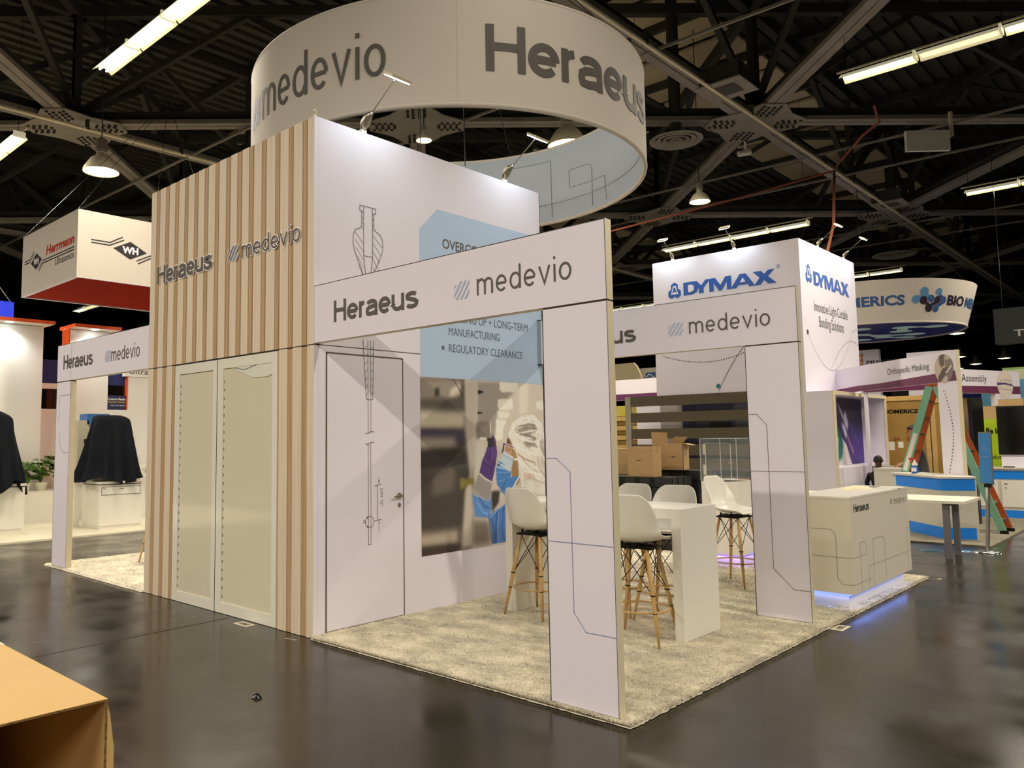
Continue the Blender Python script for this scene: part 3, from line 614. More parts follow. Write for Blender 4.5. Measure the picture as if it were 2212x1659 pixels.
MLINES=[([(0.685,0.667),(0.739,0.736),(0.805,0.775),(0.882,0.783)],(238,232,224),0.006),
([(0.706,0.652),(0.771,0.713),(0.859,0.752),(0.948,0.737)],(236,230,222),0.005),
([(0.695,0.66),(0.802,0.682),(0.913,0.698),(0.969,0.682)],(240,235,228),0.005),
([(0.737,0.667),(0.844,0.628),(0.933,0.619),(0.979,0.65)],(238,232,226),0.006),
([(0.882,0.783),(0.948,0.745),(0.968,0.666),(0.932,0.603)],(236,230,224),0.005),
([(0.969,0.682),(0.944,0.603),(0.976,0.539),(1.003,0.491)],(236,230,222),0.006),
([(0.771,0.721),(0.847,0.737),(0.913,0.729)],(120,112,106),0.005),
([(0.76,0.698),(0.836,0.713),(0.924,0.705)],(130,122,116),0.006),
([(0.78,0.675),(0.856,0.663),(0.922,0.643)],(120,112,108),0.007),
([(0.827,0.62),(0.888,0.604),(0.932,0.588)],(132,124,118),0.006),
([(0.736,0.606),(0.799,0.575),(0.886,0.549),(0.93,0.54)],(236,230,222),0.007),
([(0.755,0.545),(0.819,0.512),(0.906,0.486),(0.917,0.47)],(150,120,100),0.005),
([(0.765,0.499),(0.839,0.466),(0.904,0.424),(0.925,0.385)],(232,226,218),0.007),
([(0.797,0.513),(0.872,0.449),(0.949,0.422)],(180,172,164),0.005),
([(0.783,0.407),(0.792,0.33),(0.834,0.282)],(236,230,224),0.007),
([(0.837,0.404),(0.925,0.369),(0.992,0.35)],(178,170,168),0.006),
([(0.935,0.525),(0.95,0.446),(0.994,0.397)],(160,152,146),0.006),
([(0.967,0.618),(0.998,0.538)],(150,142,138),0.008),
([(0.523,0.595),(0.52,0.551),(0.505,0.493)],(58,34,92),0.004),
([(0.551,0.609),(0.552,0.55),(0.54,0.484),(0.518,0.434)],(62,38,98),0.004),
([(0.461,0.509),(0.489,0.479),(0.528,0.47)],(60,36,94),0.004),
([(0.471,0.537),(0.485,0.508),(0.519,0.499)],(112,78,150),0.004),
([(0.43,0.438),(0.468,0.407),(0.526,0.382)],(225,222,220),0.005),
([(0.631,0.562),(0.718,0.524)],(225,235,245),0.004),
([(0.625,0.548),(0.712,0.509)],(150,170,205),0.003),
([(0.58,0.499),(0.692,0.443)],(235,240,248),0.004),
([(0.573,0.472),(0.659,0.45),(0.679,0.441)],(170,200,235),0.004),
([(0.567,0.439),(0.627,0.436),(0.687,0.434)],(120,165,220),0.003),
([(0.568,0.38),(0.626,0.388),(0.689,0.404)],(100,150,210),0.004),
([(0.604,0.319),(0.658,0.398)],(52,104,170),0.005),
([(0.697,0.328),(0.762,0.404)],(215,225,238),0.004),
([(0.618,0.556),(0.638,0.615),(0.714,0.588)],(70,50,90),0.004),
([(0.647,0.604),(0.704,0.584),(0.692,0.554),(0.641,0.563)],(190,170,160),0.004),
([(0.684,0.637),(0.713,0.546),(0.736,0.409)],(150,108,68),0.004),
([(0.427,0.294),(0.465,0.241),(0.503,0.224)],(50,90,150),0.005),
([(0.408,0.267),(0.454,0.207),(0.492,0.189)],(120,165,215),0.005),
([(0.521,0.157),(0.539,0.098),(0.533,0.019)],(48,80,140),0.006),
([(0.581,0.196),(0.569,0.109),(0.582,0.014)],(110,150,205),0.005),
([(0.511,0.173),(0.572,0.208),(0.643,0.239)],(130,170,220),0.004),
([(0.622,0.222),(0.609,0.12),(0.622,0.017)],(50,86,146),0.005),
([(0.237,0.998),(0.312,0.898)],(40,36,34),0.003),
([(0.158,0.484),(0.319,0.509)],(30,27,26),0.003),
([(0.524,0.742),(0.528,0.683)],(225,220,212),0.004)]

def mural_fn(S, T):
    img = np.ones(S.shape+(3,))*np.array((196, 188, 178.)); img = layers(img, S, T, MURAL)
    for pts, c, w in MLINES:
        m = np.zeros(S.shape)
        for (x0, y0), (x1, y1) in zip(pts, pts[1:]):
            dx, dy = (x1-x0)*1.14, y1-y0; f = np.clip((((S-x0)*1.14)*dx+(T-y0)*dy)/(dx*dx+dy*dy+1e-9), 0, 1); dd_ = np.hypot((S-x0)*1.14-f*dx, (T-y0)-f*dy); m = np.maximum(m, np.clip(1.5-dd_/w*1.0, 0, 1))
        img = img*(1-m[..., None]*.85)+np.array(c, float)*m[..., None]*.85
    net = inpoly(S, T, [q for q in MURAL if q[1] == (214, 206, 197)][0][0]).astype(float)
    st = np.zeros(S.shape)
    for k in range(16):
        a = RNG.uniform(-.9, 1.4); c = RNG.uniform(-.2, 1.1); f = np.abs(np.sin((S*math.cos(a)*1.1+T*math.sin(a))*RNG.uniform(18, 40)+c*9+np.sin(T*20+k)*.5)); st += (f < .07)
    st = blur(st, 1); img = img+(net*np.clip(st, 0, 2)*16)[..., None]-(net*blur(RNG.uniform(0, 1, S.shape), 2)*30)[..., None]+(net*12)[..., None]
    return img+RNG.normal(0, 2.5, S.shape)[..., None]
mu = paint('technician_picture', lambda a, b: FS.pt(1.25+a*1.93, .528+b*1.695, .002), 300, 300, mural_fn, M_vcol, tw)
mu['label'] = 'printed picture of a masked technician in hairnet and purple glove'
fr = MB()
for (a, b, c_, d_) in ((3.095, 3.175, 2.94, 2.95), (3.095, 3.175, 2.44, 2.45), (3.095, 3.105, 2.44, 2.95), (3.165, 3.175, 2.44, 2.95)): fr.box(.0, .05, a, b, c_, d_)
fr.box(0.002, .03, 3.1, 3.17, 2.445, 2.945); fr.build('corner_bracket', mat('bracket_grey', '8E9AA6', .5), tw)
# small clip on the front corner and clip-on lamps along the tower top
MB().tube([(-.03, .03, TH), (-.03, .02, TH+.03), (.0, .0, TH+.05)], .014, 8).build('corner_clip', M_alu, tw)
def arm_lamp(p, dirv, label, tilt=.5, power=30, s=1, grp='arm lamps on the tower top'):
    p = Vector(p); d = Vector(dirv).normalized(); t = thing('arm_lamp', label, 'lamp', p, grp); z = Vector((0, 0, 1)); sd = d.cross(z)
    MB().obox(p+z*.015, d*.02, sd*.03, z*.02).build('clamp', M_white, t)
    a = p+z*.03; b = a+(d*.10+z*.10)*s; MB().tube([a, a+(d*.02+z*.04)*s, a+(d*.06+z*.085)*s, b], [.014*s, .034*s, .028*s, .01*s], 10).build('arm_base', M_nickel, t, smooth=True)
    c = b+(d*.22+z*.15)*s; MB().tube([b, c], .006, 6).build('arm', M_nickel, t)
    hd = c+d*.03*s; n = (-d*tilt*1.0-z*(1-tilt*.3)).normalized(); up = n.cross(sd).normalized()
    MB().obox(hd-n*.012, sd*.085*s, up*.05*s, n*.012).build('lamp_head', M_alu, t); MB().obox(hd+n*.003, sd*.078*s, up*.044*s, n*.004).build('led_face', M_led, t)
    l = bpy.data.lights.new('led_glow', 'SPOT'); l.energy = power; l.color = COOL; l.spot_size = 2.3; l.spot_blend = .6; l.shadow_soft_size = .05
    o = bpy.data.objects.new('led_glow', l); COL.objects.link(o); o.location = hd+n*.03; o.rotation_euler = n.to_track_quat('-Z', 'Y').to_euler()
arm_lamp((-.03, .57, TH), (1, 0, 0), 'lit arm lamp nearest the wooden corner of the white tower', power=9, s=1.35)
arm_lamp((-.03, 2.6, TH), (1, 0, 0), 'lit arm lamp near the far end of the white tower top', power=9, s=1.35)
# second clamp wires
for (x_, y_, lab) in ((0-.03, 1.25, 'left'), (-.03, 1.95, 'right')): pass

# ---------------------------------------------------------------- portals (headers with column)
def portal(X0_, X1_, Y, col0, col1, T, label, logos, colline, zc=.03):
    t = thing('booth_portal', label, 'portal frame', (col1 if col1 > 0 else col0, Y, 0)); F = Face((0, Y, 0), (1, 0, 0), (0, 0, 1)); H1 = 2.94
    MB().box(X0_, X1_, Y+.006, Y+T, J+.008, H1).build('header_frame', M_alu, t)
    MB().box(X0_+.002, X1_-.002, Y, Y+.007, J+.01, H1-.004).build('header_panel', M_fab, t)
    MB().box(col0+.0, col1, Y+.006, Y+T, zc, J-.002).build('column_frame', M_alu, t)
    MB().box(col0+.004, col1-.002, Y, Y+.007, zc+.003, J-.004).build('column_panel', M_fab, t)
    MB().box(col0, col1, Y+.008, Y+T-.01, J-.003, J+.008).build('joint', M_dark, t)
    F = Face((0, Y, 0), (1, 0, 0), (0, 0, 1))
    for (txt, a, b, c_, d_, w) in logos:
        if txt == '/': stripes(F, a, b, c_, d_, M_stripe, t, name='stripe_logo')
        else: wordmark(F, txt, a, b, c_, d_, M_ink, t, txt[0] == 'H')
    ln = MB()
    for pts in colline[1:]: F.line(ln, pts, .005)
    ln.build('print_line', colline[0], t)
    e = MB(); F.poly(e, [(col0+.0, zc), (col0+.006, zc), (col0+.006, J-.005), (col0, J-.005)], .0012); F.poly(e, [(col1-.004, zc), (col1, zc), (col1, H1-.005), (col1-.004, H1-.005)], .0012); F.poly(e, [(X0_, H1-.005), (X1_, H1-.005), (X1_, H1), (X0_, H1)], .0012)
    e.build('edge_line', M_dark, t); return t
HR = 2.8894; cl = HR-.4814
portal(.004, HR, 0, cl, HR, .0675, 'nearest white portal frame with grey lettering, in front of the stools',
       [('Heraeus', .273, 1.27, 2.597, 2.775, .03), ('/', 1.642, 1.787, 2.597, 2.728, 0), ('medevio', 1.858, 2.642, 2.606, 2.768, 0)],
       (M_lineb, [(cl, 1.5), (2.493, 1.5), (2.593, 1.419), (2.596, .582), (2.681, .478), (HR, .478)], [(cl, .992), (HR, .992)]))
portal(.004, 2.8523, 3.1049, 2.8523-.4814, 2.8523, .0675, 'shaded grey portal frame at the rear, beside the reception counter',
       [('Heraeus', .25, 1.245, 2.59, 2.765, .03), ('/', 1.614, 1.77, 2.605, 2.735, 0), ('medevio', 1.834, 2.617, 2.612, 2.775, 0)],
       (mat('dim_line', '6F6D72', .6), [(2.371, 1.817), (2.454, 1.817), (2.541, 1.72), (2.541, .459), (2.71, .293), (2.8523, .293)], [(2.371, 1.306), (2.8523, 1.306)]))
portal(-5.758, TX-.003, 0, -5.758, -5.281, .0762, 'left portal frame with grey lettering and a slim column at the carpet corner',
       [('Heraeus', -5.545, -4.602, 2.605, 2.79, .03), ('/', -4.23, -4.06, 2.60, 2.74, 0), ('medevio', -4.045, -3.288, 2.602, 2.768, 0)],
       (M_line, [(-5.651, 2.257), (-5.285, 2.257)], [(-5.62, 1.75), (-5.6, 1.62), (-5.476, 1.503), (-5.285, 1.5)], [(-5.651, 2.257), (-5.651, 1.9)]))

# ---------------------------------------------------------------- round hanging banner
RX, RY, RR, RZ0, RZ1 = -1.738, 3.50, 2.585, 5.0, 6.25
rg = thing('round_banner', 'huge round white fabric banner hanging above the main booth', 'hanging banner', (RX, RY, RZ0))
def cyl(deg, z, r): t_ = math.radians(deg); return (RX+r*math.cos(t_), RY+r*math.sin(t_), z)
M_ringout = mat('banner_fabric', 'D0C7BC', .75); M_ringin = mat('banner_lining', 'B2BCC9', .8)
n = 160; mo = MB(); mi_ = MB()
for (mbx, r) in ((mo, RR), (mi_, RR-.05)):
    vs = []; fs = []
    zs = [RZ0+.03, RZ1-.03]
    for k in range(n+1):
        for z_ in zs: vs.append(cyl(360*k/n, z_, r))
    for k in range(n): fs.append((2*k, 2*k+2, 2*k+3, 2*k+1))
    mbx.add(vs, fs)
mo.build('outer_skin', M_ringout, rg, smooth=True); mi_.build('inner_skin', M_ringin, rg, smooth=True)
mb = MB(); mb.ring((RX, RY, RZ0+.03), RR-.025, .03, 160, 10); mb.ring((RX, RY, RZ1-.03), RR-.025, .03, 160, 10); mb.build('rim_tube', M_ringout, rg, smooth=True)
wr = lambda a, z, e=0: cyl(a, z, RR+.008+e)
XM = RR*PI/180; wordmark(F0, 'Heraeus', -37.45, 21.5, 5.385, 5.89, M_ink, rg, True, wrap=wr, xm=XM); wordmark(F0, 'medevio', -103.6, -60.65, 5.38, 5.885, M_ink, rg, False, wrap=wr, xm=XM)
stripes(F0, -114, -106, 5.38, 5.75, M_stripe, rg, wrap=wr)
wordmark(F0, 'medevio', 76, 119, 5.38, 5.885, M_ink, rg, False, wrap=wr, xm=XM); wordmark(F0, 'Heraeus', 142, 201, 5.385, 5.89, M_ink, rg, True, wrap=wr, xm=XM)
sm = MB()
for a in (-44, 46, 136, 226): sm.add([cyl(a-.04, RZ0+.04, RR+.003), cyl(a+.04, RZ0+.04, RR+.003), cyl(a+.04, RZ1-.04, RR+.003), cyl(a-.04, RZ1-.04, RR+.003)], [(0, 1, 2, 3)])
sm.build('seam', M_alu, rg)
il = MB()
def inl(pts):
    for (a0, z0), (a1, z1) in zip(pts, pts[1:]):
        n_ = max(1, int(abs(a1-a0)/2)); q = [(a0+(a1-a0)*k/n_, z0+(z1-z0)*k/n_) for k in range(n_+1)]
        for p, r_ in zip(q, q[1:]): il.tube([cyl(p[0], p[1], RR-.056), cyl(r_[0], r_[1], RR-.056)], .004, 4)
inl([(112, 6.03), (93.6, 6.02), (93.4, 5.1)]); inl([(85.6, 5.78), (76.8, 5.77), (74.8, 5.7), (74.8, 5.1)]); inl([(85.6, 5.78), (85.6, 5.5), (68.1, 5.48), (67.4, 5.1)]); inl([(125, 5.3), (95, 5.32), (50, 5.3), (20, 5.3)])
il.build('inner_print_line', mat('lining_line', '9AA0A8', .7), rg)
hg = MB()
for a in (-70, 20, 110, 200): p = Vector(cyl(a, RZ1, RR-.02)); hg.tube([p, (RX+.3*math.cos(math.radians(a)), RY+.3*math.sin(math.radians(a)), 9)], .006, 4)
for a in range(-170, 190, 45): p = Vector(cyl(a, RZ1, RR-.02)); hg.box(p.x-.03, p.x+.03, p.y-.03, p.y+.03, p.z, p.z+.035)
hg.build('hanging_wire', M_black, rg, kind='stuff')
w = MB().tube([(-1.2, 2.45, TH-.26), (-1.2, 2.45, 9)], .006, 4); meta(w.build('drop_wire', M_black), 'thin dark wire dropping through the banner ring to the tower top, left one', 'wire')
w = MB().tube([(-.06, 2.0, TH+.05), (-.5, 2.4, 9)], .006, 4); meta(w.build('drop_wire', M_black), 'thin dark wire dropping through the banner ring to the tower top, right one', 'wire')

# ---------------------------------------------------------------- high table and stools
tx0, tx1, ty0, ty1, tz = .58, 2.36, 1.7913, 2.4071, 1.0506
t = thing('high_table', 'white high bar table with solid slab ends under the stools', 'table', (tx0, ty0, .03))
MB().prism([(tx0, tz), (tx1, tz), (tx1-.0768, tz-.0768), (tx0+.0768, tz-.0768)], (0, ty0, 0), (1, 0, 0), (0, 0, 1), (0, ty1-ty0, 0)).build('table_top', M_white, t)
MB().prism([(tx0, .03), (tx0, tz), (tx0+.0768, tz-.0768), (tx0+.0768, .03)], (0, ty0, 0), (1, 0, 0), (0, 0, 1), (0, ty1-ty0, 0)).build('slab_leg', M_white, t)
MB().prism([(tx1, .03), (tx1-.0768, .03), (tx1-.0768, tz-.0768), (tx1, tz)], (0, ty0, 0), (1, 0, 0), (0, 0, 1), (0, ty1-ty0, 0)).build('slab_leg', M_white, t)

def make_stool():
    t = thing('bar_stool', 'white bar stool', 'bar stool', (0, 0, 0))
    prof = [(.215, .765, .19, .0), (.205, .782, .205, .004), (.16, .785, .22, .014), (.08, .775, .23, .028), (0, .765, .235, .04), (-.08, .765, .236, .055), (-.15, .785, .235, .07), (-.195, .83, .232, .085), (-.22, .89, .228, .085), (-.24, .96, .222, .07), (-.257, 1.03, .21, .05), (-.272, 1.09, .19, .035), (-.282, 1.13, .16, .02), (-.288, 1.152, .115, .01)]
    nu = 17; vs = []; fs = []
    for i, (y, z, hw, lift) in enumerate(prof):
        f = min(1, max(0, (i-5)/3))          # 0 seat, 1 back
        for k in range(nu):
            u = -1+2*k/(nu-1); e = abs(u)**2.6*lift
            yy = y+f*e*1.1; zz = z+(1-f)*e*1.2
            if i >= len(prof)-1: zz -= (abs(u)**3)*.0
            vs.append((u*hw, yy, zz))
    for i in range(len(prof)-1):
        for k in range(nu-1): fs.append((i*nu+k, i*nu+k+1, (i+1)*nu+k+1, (i+1)*nu+k))
    mb = MB(); mb.add(vs, fs); o = mb.build('seat_shell', M_seat, t, smooth=True)
    md = o.modifiers.new('thick', 'SOLIDIFY'); md.thickness = .012; md.offset = 0; ms = o.modifiers.new('sub', 'SUBSURF'); ms.levels = 1; ms.render_levels = 2
    m = MB(); m.box(-.13, .13, -.03, .03, .735, .745); m.box(-.03, .03, -.13, .13, .735, .745); m.box(-.15, .15, .1, .13, .718, .73); m.box(-.15, .15, -.13, -.1, .718, .73); m.box(-.15, -.12, -.13, .13, .715, .727); m.box(.12, .15, -.13, .13, .715, .727); m.box(-.12, .12, -.12, .12, .727, .737)
    for sx in (-1, 1):
        for sy in (-1, 1): m.tube([(sx*.1, sy*.1, .74), (sx*.1, sy*.1, .765)], .012, 8)
    m.build('swivel_plate', M_black, t)
    legs = []
    for sx in (-1, 1):
        for sy in (-1, 1):
            a = Vector((sx*.11, sy*.11, .725)); b = Vector((sx*.225, sy*.225, 0)); legs.append((a, b))
            MB().tube([a, a.lerp(b, .35), a.lerp(b, .7), b], [.014, .018, .016, .009], 10).build('leg', M_wood, t, smooth=True)
    w = MB(); q = lambda L_, f: L_[0].lerp(L_[1], f)
    for i, j in ((0, 1), (1, 3), (3, 2), (2, 0)):
        for (a, b) in ((i, j), (j, i)): w.tube([q(legs[a], .0)-Vector((0, 0, .005)), q(legs[b], .48)], .0035, 5)
    for L_ in legs: w.ring(q(L_, .48), .018, .005, 10, 5); w.ring(q(L_, .66), .016, .004, 10, 5)
    w.build('wire_brace', M_black, t)
    MB().ring((0, 0, .246), .232, .008, 40, 8).build('foot_ring', M_wood, t, smooth=True)
    return t
st0 = make_stool(); G = 'white bar stools of the booth'
place(st0, (.905, 1.86, .03), math.radians(-3), 'white bar stool at the left end of the high table, seen from behind', G)
place(copy_tree(st0), (2.045, 1.683, .03), math.radians(10), 'nearest white bar stool, half hidden by the front portal column', G)
place(copy_tree(st0), (1.40, 2.47, .03), math.radians(178), 'white bar stool behind the table, left of the two with backs to the boxes', G)
place(copy_tree(st0), (1.87, 2.45, .03), math.radians(184), 'white bar stool behind the table, right of the two with backs to the boxes', G)
place(copy_tree(st0), (1.60, 4.44, .03), math.radians(-98), 'white bar stool facing right by the clear display case', G)
place(copy_tree(st0), (-4.84, 1.12, .03), math.radians(20), 'bar stool behind the wooden tower with only a leg in view, left side', G)

# ---------------------------------------------------------------- reception counter
kx0, kx1, ky0, ky1, kz = 2.43, 2.949, 3.8886, 5.784, 1.0479
t = thing('reception_counter', 'beige white reception counter with printed lettering and blue glow at its base', 'counter', (kx0, ky0, .03))
MB().box(kx0, kx1, ky0, ky1, .1627, kz-.02).build('body', mat('counter_print_panel', 'DDD6C6', .45), t); MB().box(kx0-.003, kx1+.003, ky0-.003, ky1+.003, kz-.02, kz).build('counter_top', M_white, t)
MB().box(kx0+.07, kx1-.07, ky0+.07, ky1-.07, .03, .1627).build('plinth', M_white, t)
MB().box(kx0+.045, kx1-.045, ky0+.045, ky0+.052, .142, .16).box(kx1-.052, kx1-.045, ky0+.045, ky1-.05, .142, .16).build('led_strip', M_ledblue, t)
F = Face((0, ky0, 0), (1, 0, 0), (0, 0, 1)); ln = MB()
F.line(ln, [(kx0, .745), (2.772, .745), (2.813, .697), (2.813, .295), (2.856, .249), (kx1, .249)], .004); F.line(ln, [(kx0, .492), (kx1, .492)], .004)
FK = Face((kx1, 0, 0), (0, 1, 0), (0, 0, 1))
for P in ([(ky0, .49), (4.29, .49), (4.29, .585), (4.255, .612), (4.115, .612), (4.115, .17)], [(4.49, .12), (4.50, .612), (4.79, .612), (4.86, .575), (4.87, .2)], [(ky0, .249), (4.44, .249)], [(4.337, .15), (4.337, .369), (ky1, .369)], [(5.67, .2), (5.67, .613), (ky1, .613)]): FK.line(ln, P, .004)
ln.build('print_line', mat('counter_line', '8C8A84', .6), t)
wordmark(FK, 'Heraeus', 3.99, 4.438, .900, .976, mat('dark_print', '45413E', .6), t, True); wordmark(FK, 'medevio', 5.25, 5.69, .893, .972, mat('light_print', 'A29C92', .6), t, False)
stripes(FK, 5.14, 5.20, .90, .96, mat('light_print', 'A29C92', .6), t)
l = area('counter_led_glow', ((kx0+kx1)/2, ky0+.045, .135), .45, .02, .14, (.22, .34, 1), (math.radians(15), 0, 0)); l = area('counter_led_glow', (kx1-.045, (ky0+ky1)/2, .135), .02, 1.75, .6, (.22, .34, 1), (0, math.radians(-15), 0))
# cloth and papers on it
def blob(name, c, a, b, h, m, label, cat, amp=.35, n=18):
    mb = MB(); vs = []; fs = []; rr = 6; random.seed(int(a*1e4))
    for i in range(rr+1):
        for k in range(n):
            t_ = 2*PI*k/n; f = i/rr; w_ = 1+amp*math.sin(3*t_+1)+amp*.5*math.sin(7*t_); vs.append((c[0]+a*f*w_*math.cos(t_), c[1]+b*f*w_*math.sin(t_), c[2]+(h*(1-f**3)*(.6+.4*random.random()) if i < rr else 0)))
    for i in range(rr):
        for k in range(n): fs.append((i*n+k, i*n+(k+1) % n, (i+1)*n+(k+1) % n, (i+1)*n+k))
    mb.add(vs, fs); return meta(mb.build(name, m, smooth=True), label, cat)
blob('wipe_cloth', (2.62, 5.15, kz+.001), .1, .26, .035, mat('cream_cloth', 'EFE6C2', .9), 'crumpled cream cloth lying on the reception counter top', 'cloth')
t_ = MB().obox((2.82, 5.55, kz+.003), Vector((.1, .05, 0)), Vector((-.06, .12, 0)), Vector((0, 0, .002))); meta(t_.build('paper_sheet', M_white), 'flat white paper sheet near the far end of the reception counter', 'paper')
t_ = MB().tube([(2.66, 5.42, kz+.007), (2.75, 5.53, kz+.007)], .006, 8); meta(t_.build('pen', mat('pen_grey', '5E5C66', .4)), 'grey pen lying between cloth and paper on the reception counter', 'pen')
blob('plastic_bag', (2.56, 4.12-.25, .03), .2, .1, .04, mat('clear_bag', 'D8DADC', .12, coat=1, alpha=.55), 'crumpled clear plastic bag on the carpet beside the glowing counter base', 'plastic bag', .2)
# ---------------------------------------------------------------- display case
cx0, cx1, cy0, cy1, cz = .68, 1.155, 5.55, 6.12, 1.052
cx0 -= 0; t = thing('display_cabinet', 'white pedestal cabinet with violet glow at its base, behind the right stool', 'cabinet', (cx0, cy0, .03))
MB().box(cx0, cx1, cy0, cy1, .16, cz).build('body', M_white, t); MB().box(cx0+.06, cx1-.06, cy0+.06, cy1-.06, .03, .16).build('plinth', M_white, t)
MB().box(cx0+.03, cx1-.03, cy0+.04, cy0+.047, .14, .158).box(cx1-.047, cx1-.04, cy0+.04, cy1-.03, .14, .158).build('led_strip', M_ledviolet, t)
area('cabinet_led_glow', ((cx0+cx1)/2, cy0+.04, .13), .45, .02, .35, (.3, .15, 1), (math.radians(20), 0, 0)); area('cabinet_led_glow', (cx1-.04, (cy0+cy1)/2, .13), .02, .5, .35, (.3, .15, 1), (0, math.radians(-20), 0))
M_acr = mat('clear_acrylic', 'DDE4E6', .04, alpha=.05); M_acre = mat('acrylic_edge', 'C9CFCE', .2)
t = thing('acrylic_case', 'clear acrylic display case with hinged door on the white pedestal', 'display case', (cx0, cy0, cz)); zt = 1.592
for nm, bx in (('side_pane', (cx0, cx1, cy0, cy0+.006)), ('side_pane', (cx0, cx1, cy1-.006, cy1)), ('side_pane', (cx0, cx0+.006, cy0, cy1)), ('side_pane', (cx1-.006, cx1, cy0, cy1))): MB().box(*bx, cz, zt).build(nm, M_acr, t)
MB().box(cx0, cx1, cy0, cy1, zt-.006, zt).build('top_pane', M_acr, t)
e = MB()
for (x_, y_) in ((cx0, cy0), (cx1, cy0), (cx1, cy1), (cx0, cy1)): e.box(x_-.003, x_+.003, y_-.003, y_+.003, cz, zt)
for y_ in (cy0, cy1): e.box(cx0, cx1, y_-.003, y_+.003, zt-.004, zt+.002)
for x_ in (cx0, cx1): e.box(x_-.003, x_+.003, cy0, cy1, zt-.004, zt+.002)
e.build('pane_edge', M_acre, t)
d = MB(); dx0, dx1, dz0, dz1 = cx0+.07, cx1-.07, cz+.04, zt-.06
for bx in ((dx0, dx0+.005, dz0, dz1), (dx1-.006, dx1, dz0, dz1), (dx0, dx1, dz1-.005, dz1), (dx0, dx1, dz0, dz0+.005)): d.box(bx[0], bx[1], cy0-.008, cy0, bx[2], bx[3])
dd = d.build('case_door', M_acre, t)
h = MB(); h.box(dx0-.03, dx0+.0, cy0-.008, cy0-.001, zt-.2, zt-.07); h.box(dx0-.03, dx0, cy0-.008, cy0-.001, cz+.08, cz+.21); h.build('hinge', mat('hinge_ivory', 'CFC9B0', .4), t)
MB().tube([(dx1-.02, cy0-.03, cz+.245), (dx1+.02, cy0-.01, cz+.245)], .012, 8).build('latch', M_steel, t)
for k, (x_, y_, r_) in enumerate(((.86, 5.75, .3), (1.02, 5.85, -.2), (.95, 5.68, .7))):
    a = Vector((math.cos(r_), math.sin(r_), 0)); b = Vector((-a.y, a.x, 0)); q = MB().obox((x_, y_, cz+.008+.01*k), a*.11, b*.09, Vector((0, 0, .006)))
    meta(q.build('leaflet', mat(('leaflet_cream', 'leaflet_rose', 'leaflet_white')[k], ('E6DCC0', 'C9A595', 'E4EAF2')[k], .4)), ('cream', 'reddish', 'white glossy')[k]+' leaflet lying inside the clear acrylic display case', 'leaflet')
# ---------------------------------------------------------------- small things on the concrete floor
def card(c, a, ang, label):
    t = thing('number_card', label, 'number card', (c[0], c[1], 0), 'floor number cards'); u = Vector((math.cos(ang), math.sin(ang), 0)); v = Vector((-u.y, u.x, 0))
    MB().obox((c[0], c[1], .0015), u*.105, v*.05, Vector((0, 0, .001))).build('card', mat('card_white', 'E8DFC4', .5), t)
    F = Face(Vector((c[0], c[1], .0025)), u, v); F.text('lettering', '2001', -.07, .07, -.028, .028, mat('card_black', '151210', .6), t, .03, .001)
card((-.905, -.085), 1, PI, 'booth number card on the floor under the glass doors'); card((3.035, 3.215), 1, PI/2+PI, 'booth number card on the floor at the right carpet edge')
blob('rubber_scrap', (.938, -1.133, 0), .035, .028, .03, mat('black_rubber', '0C0B0A', .25), 'small shiny black scrap lying alone on the dark floor', 'debris', .25)
meta(MB().bar((-.205, -.13, .001), (-.08, -.107, .001), .006, .002).build('tape_strip', M_alu), 'short thin white tape strip on the floor by the wooden corner', 'tape')
meta(MB().tube([(2.978, 6.25, .006), (3.05, 6.26, .005), (3.1, 6.3, .008)], [.002, .003, .012], 6).build('twine_end', M_alu), 'thin pale twine end with a knot at the far carpet corner', 'twine')
blob('plastic_scrap', (2.42, 8.72, 0), .14, .05, .02, mat('blue_film', '5E8FB0', .15, coat=1), 'blue plastic film scrap on the floor left of the grey table leg', 'debris', .35)
blob('plastic_scrap', (2.77, 8.95, 0), .1, .05, .02, mat('blue_film', '5E8FB0', .15, coat=1), 'blue plastic film scrap on the floor behind the grey table legs', 'debris', .3)
# big open cardboard box, lower left
bx0, bx1, by0, by1, bz = -.7, 2.16, -3.55, -2.617, .6
t = thing('cardboard_box', 'large open ended brown cardboard box in the lower left corner', 'box', (bx0, by0, 0))
M_cardin = mat('cardboard_inner', '8F6A2E', .9)
M_card2 = mat('warm_cardboard', 'C9A56C', .75, noise=(3, .3, 'BC985E', (1, 1, 3)))
MB().box(bx0, bx1, by0, by1, bz-.008, bz).build('top_panel', M_card2, t); MB().box(bx0, bx1, by0, by0+.008, .003, bz-.008).build('side_panel', M_card2, t); MB().box(bx0, bx1, by1-.008, by1, .003, bz-.008).build('side_panel', M_card2, t)
MB().box(bx0, bx1, by0, by1, 0, .008).build('bottom_panel', M_card2, t); MB().box(bx0, bx0+.008, by0+.008, by1-.008, .008, bz-.008).build('end_panel', M_card2, t)
MB().prism([(0, 0), (0, bz-.02), (.012, bz-.07), (.03, bz-.2), (.03, .02), (.012, 0)], (bx1, by1, .0), (0, 1, 0), (0, 0, 1), (-.45, 0, 0)).build('loose_flap', M_card2, t)
MB().box(bx1, bx1+.001, by0, by1, bz-.009, bz-.0005).box(bx1, bx1+.001, by1-.01, by1, .01, bz-.009).build('fluted_edge', M_flute, t)
MB().box(.7, .9, by1-.05, by1+.003, bz, bz+.002).build('label_sticker', mat('foil_sticker', 'DCD6C0', .2, coat=1), t)

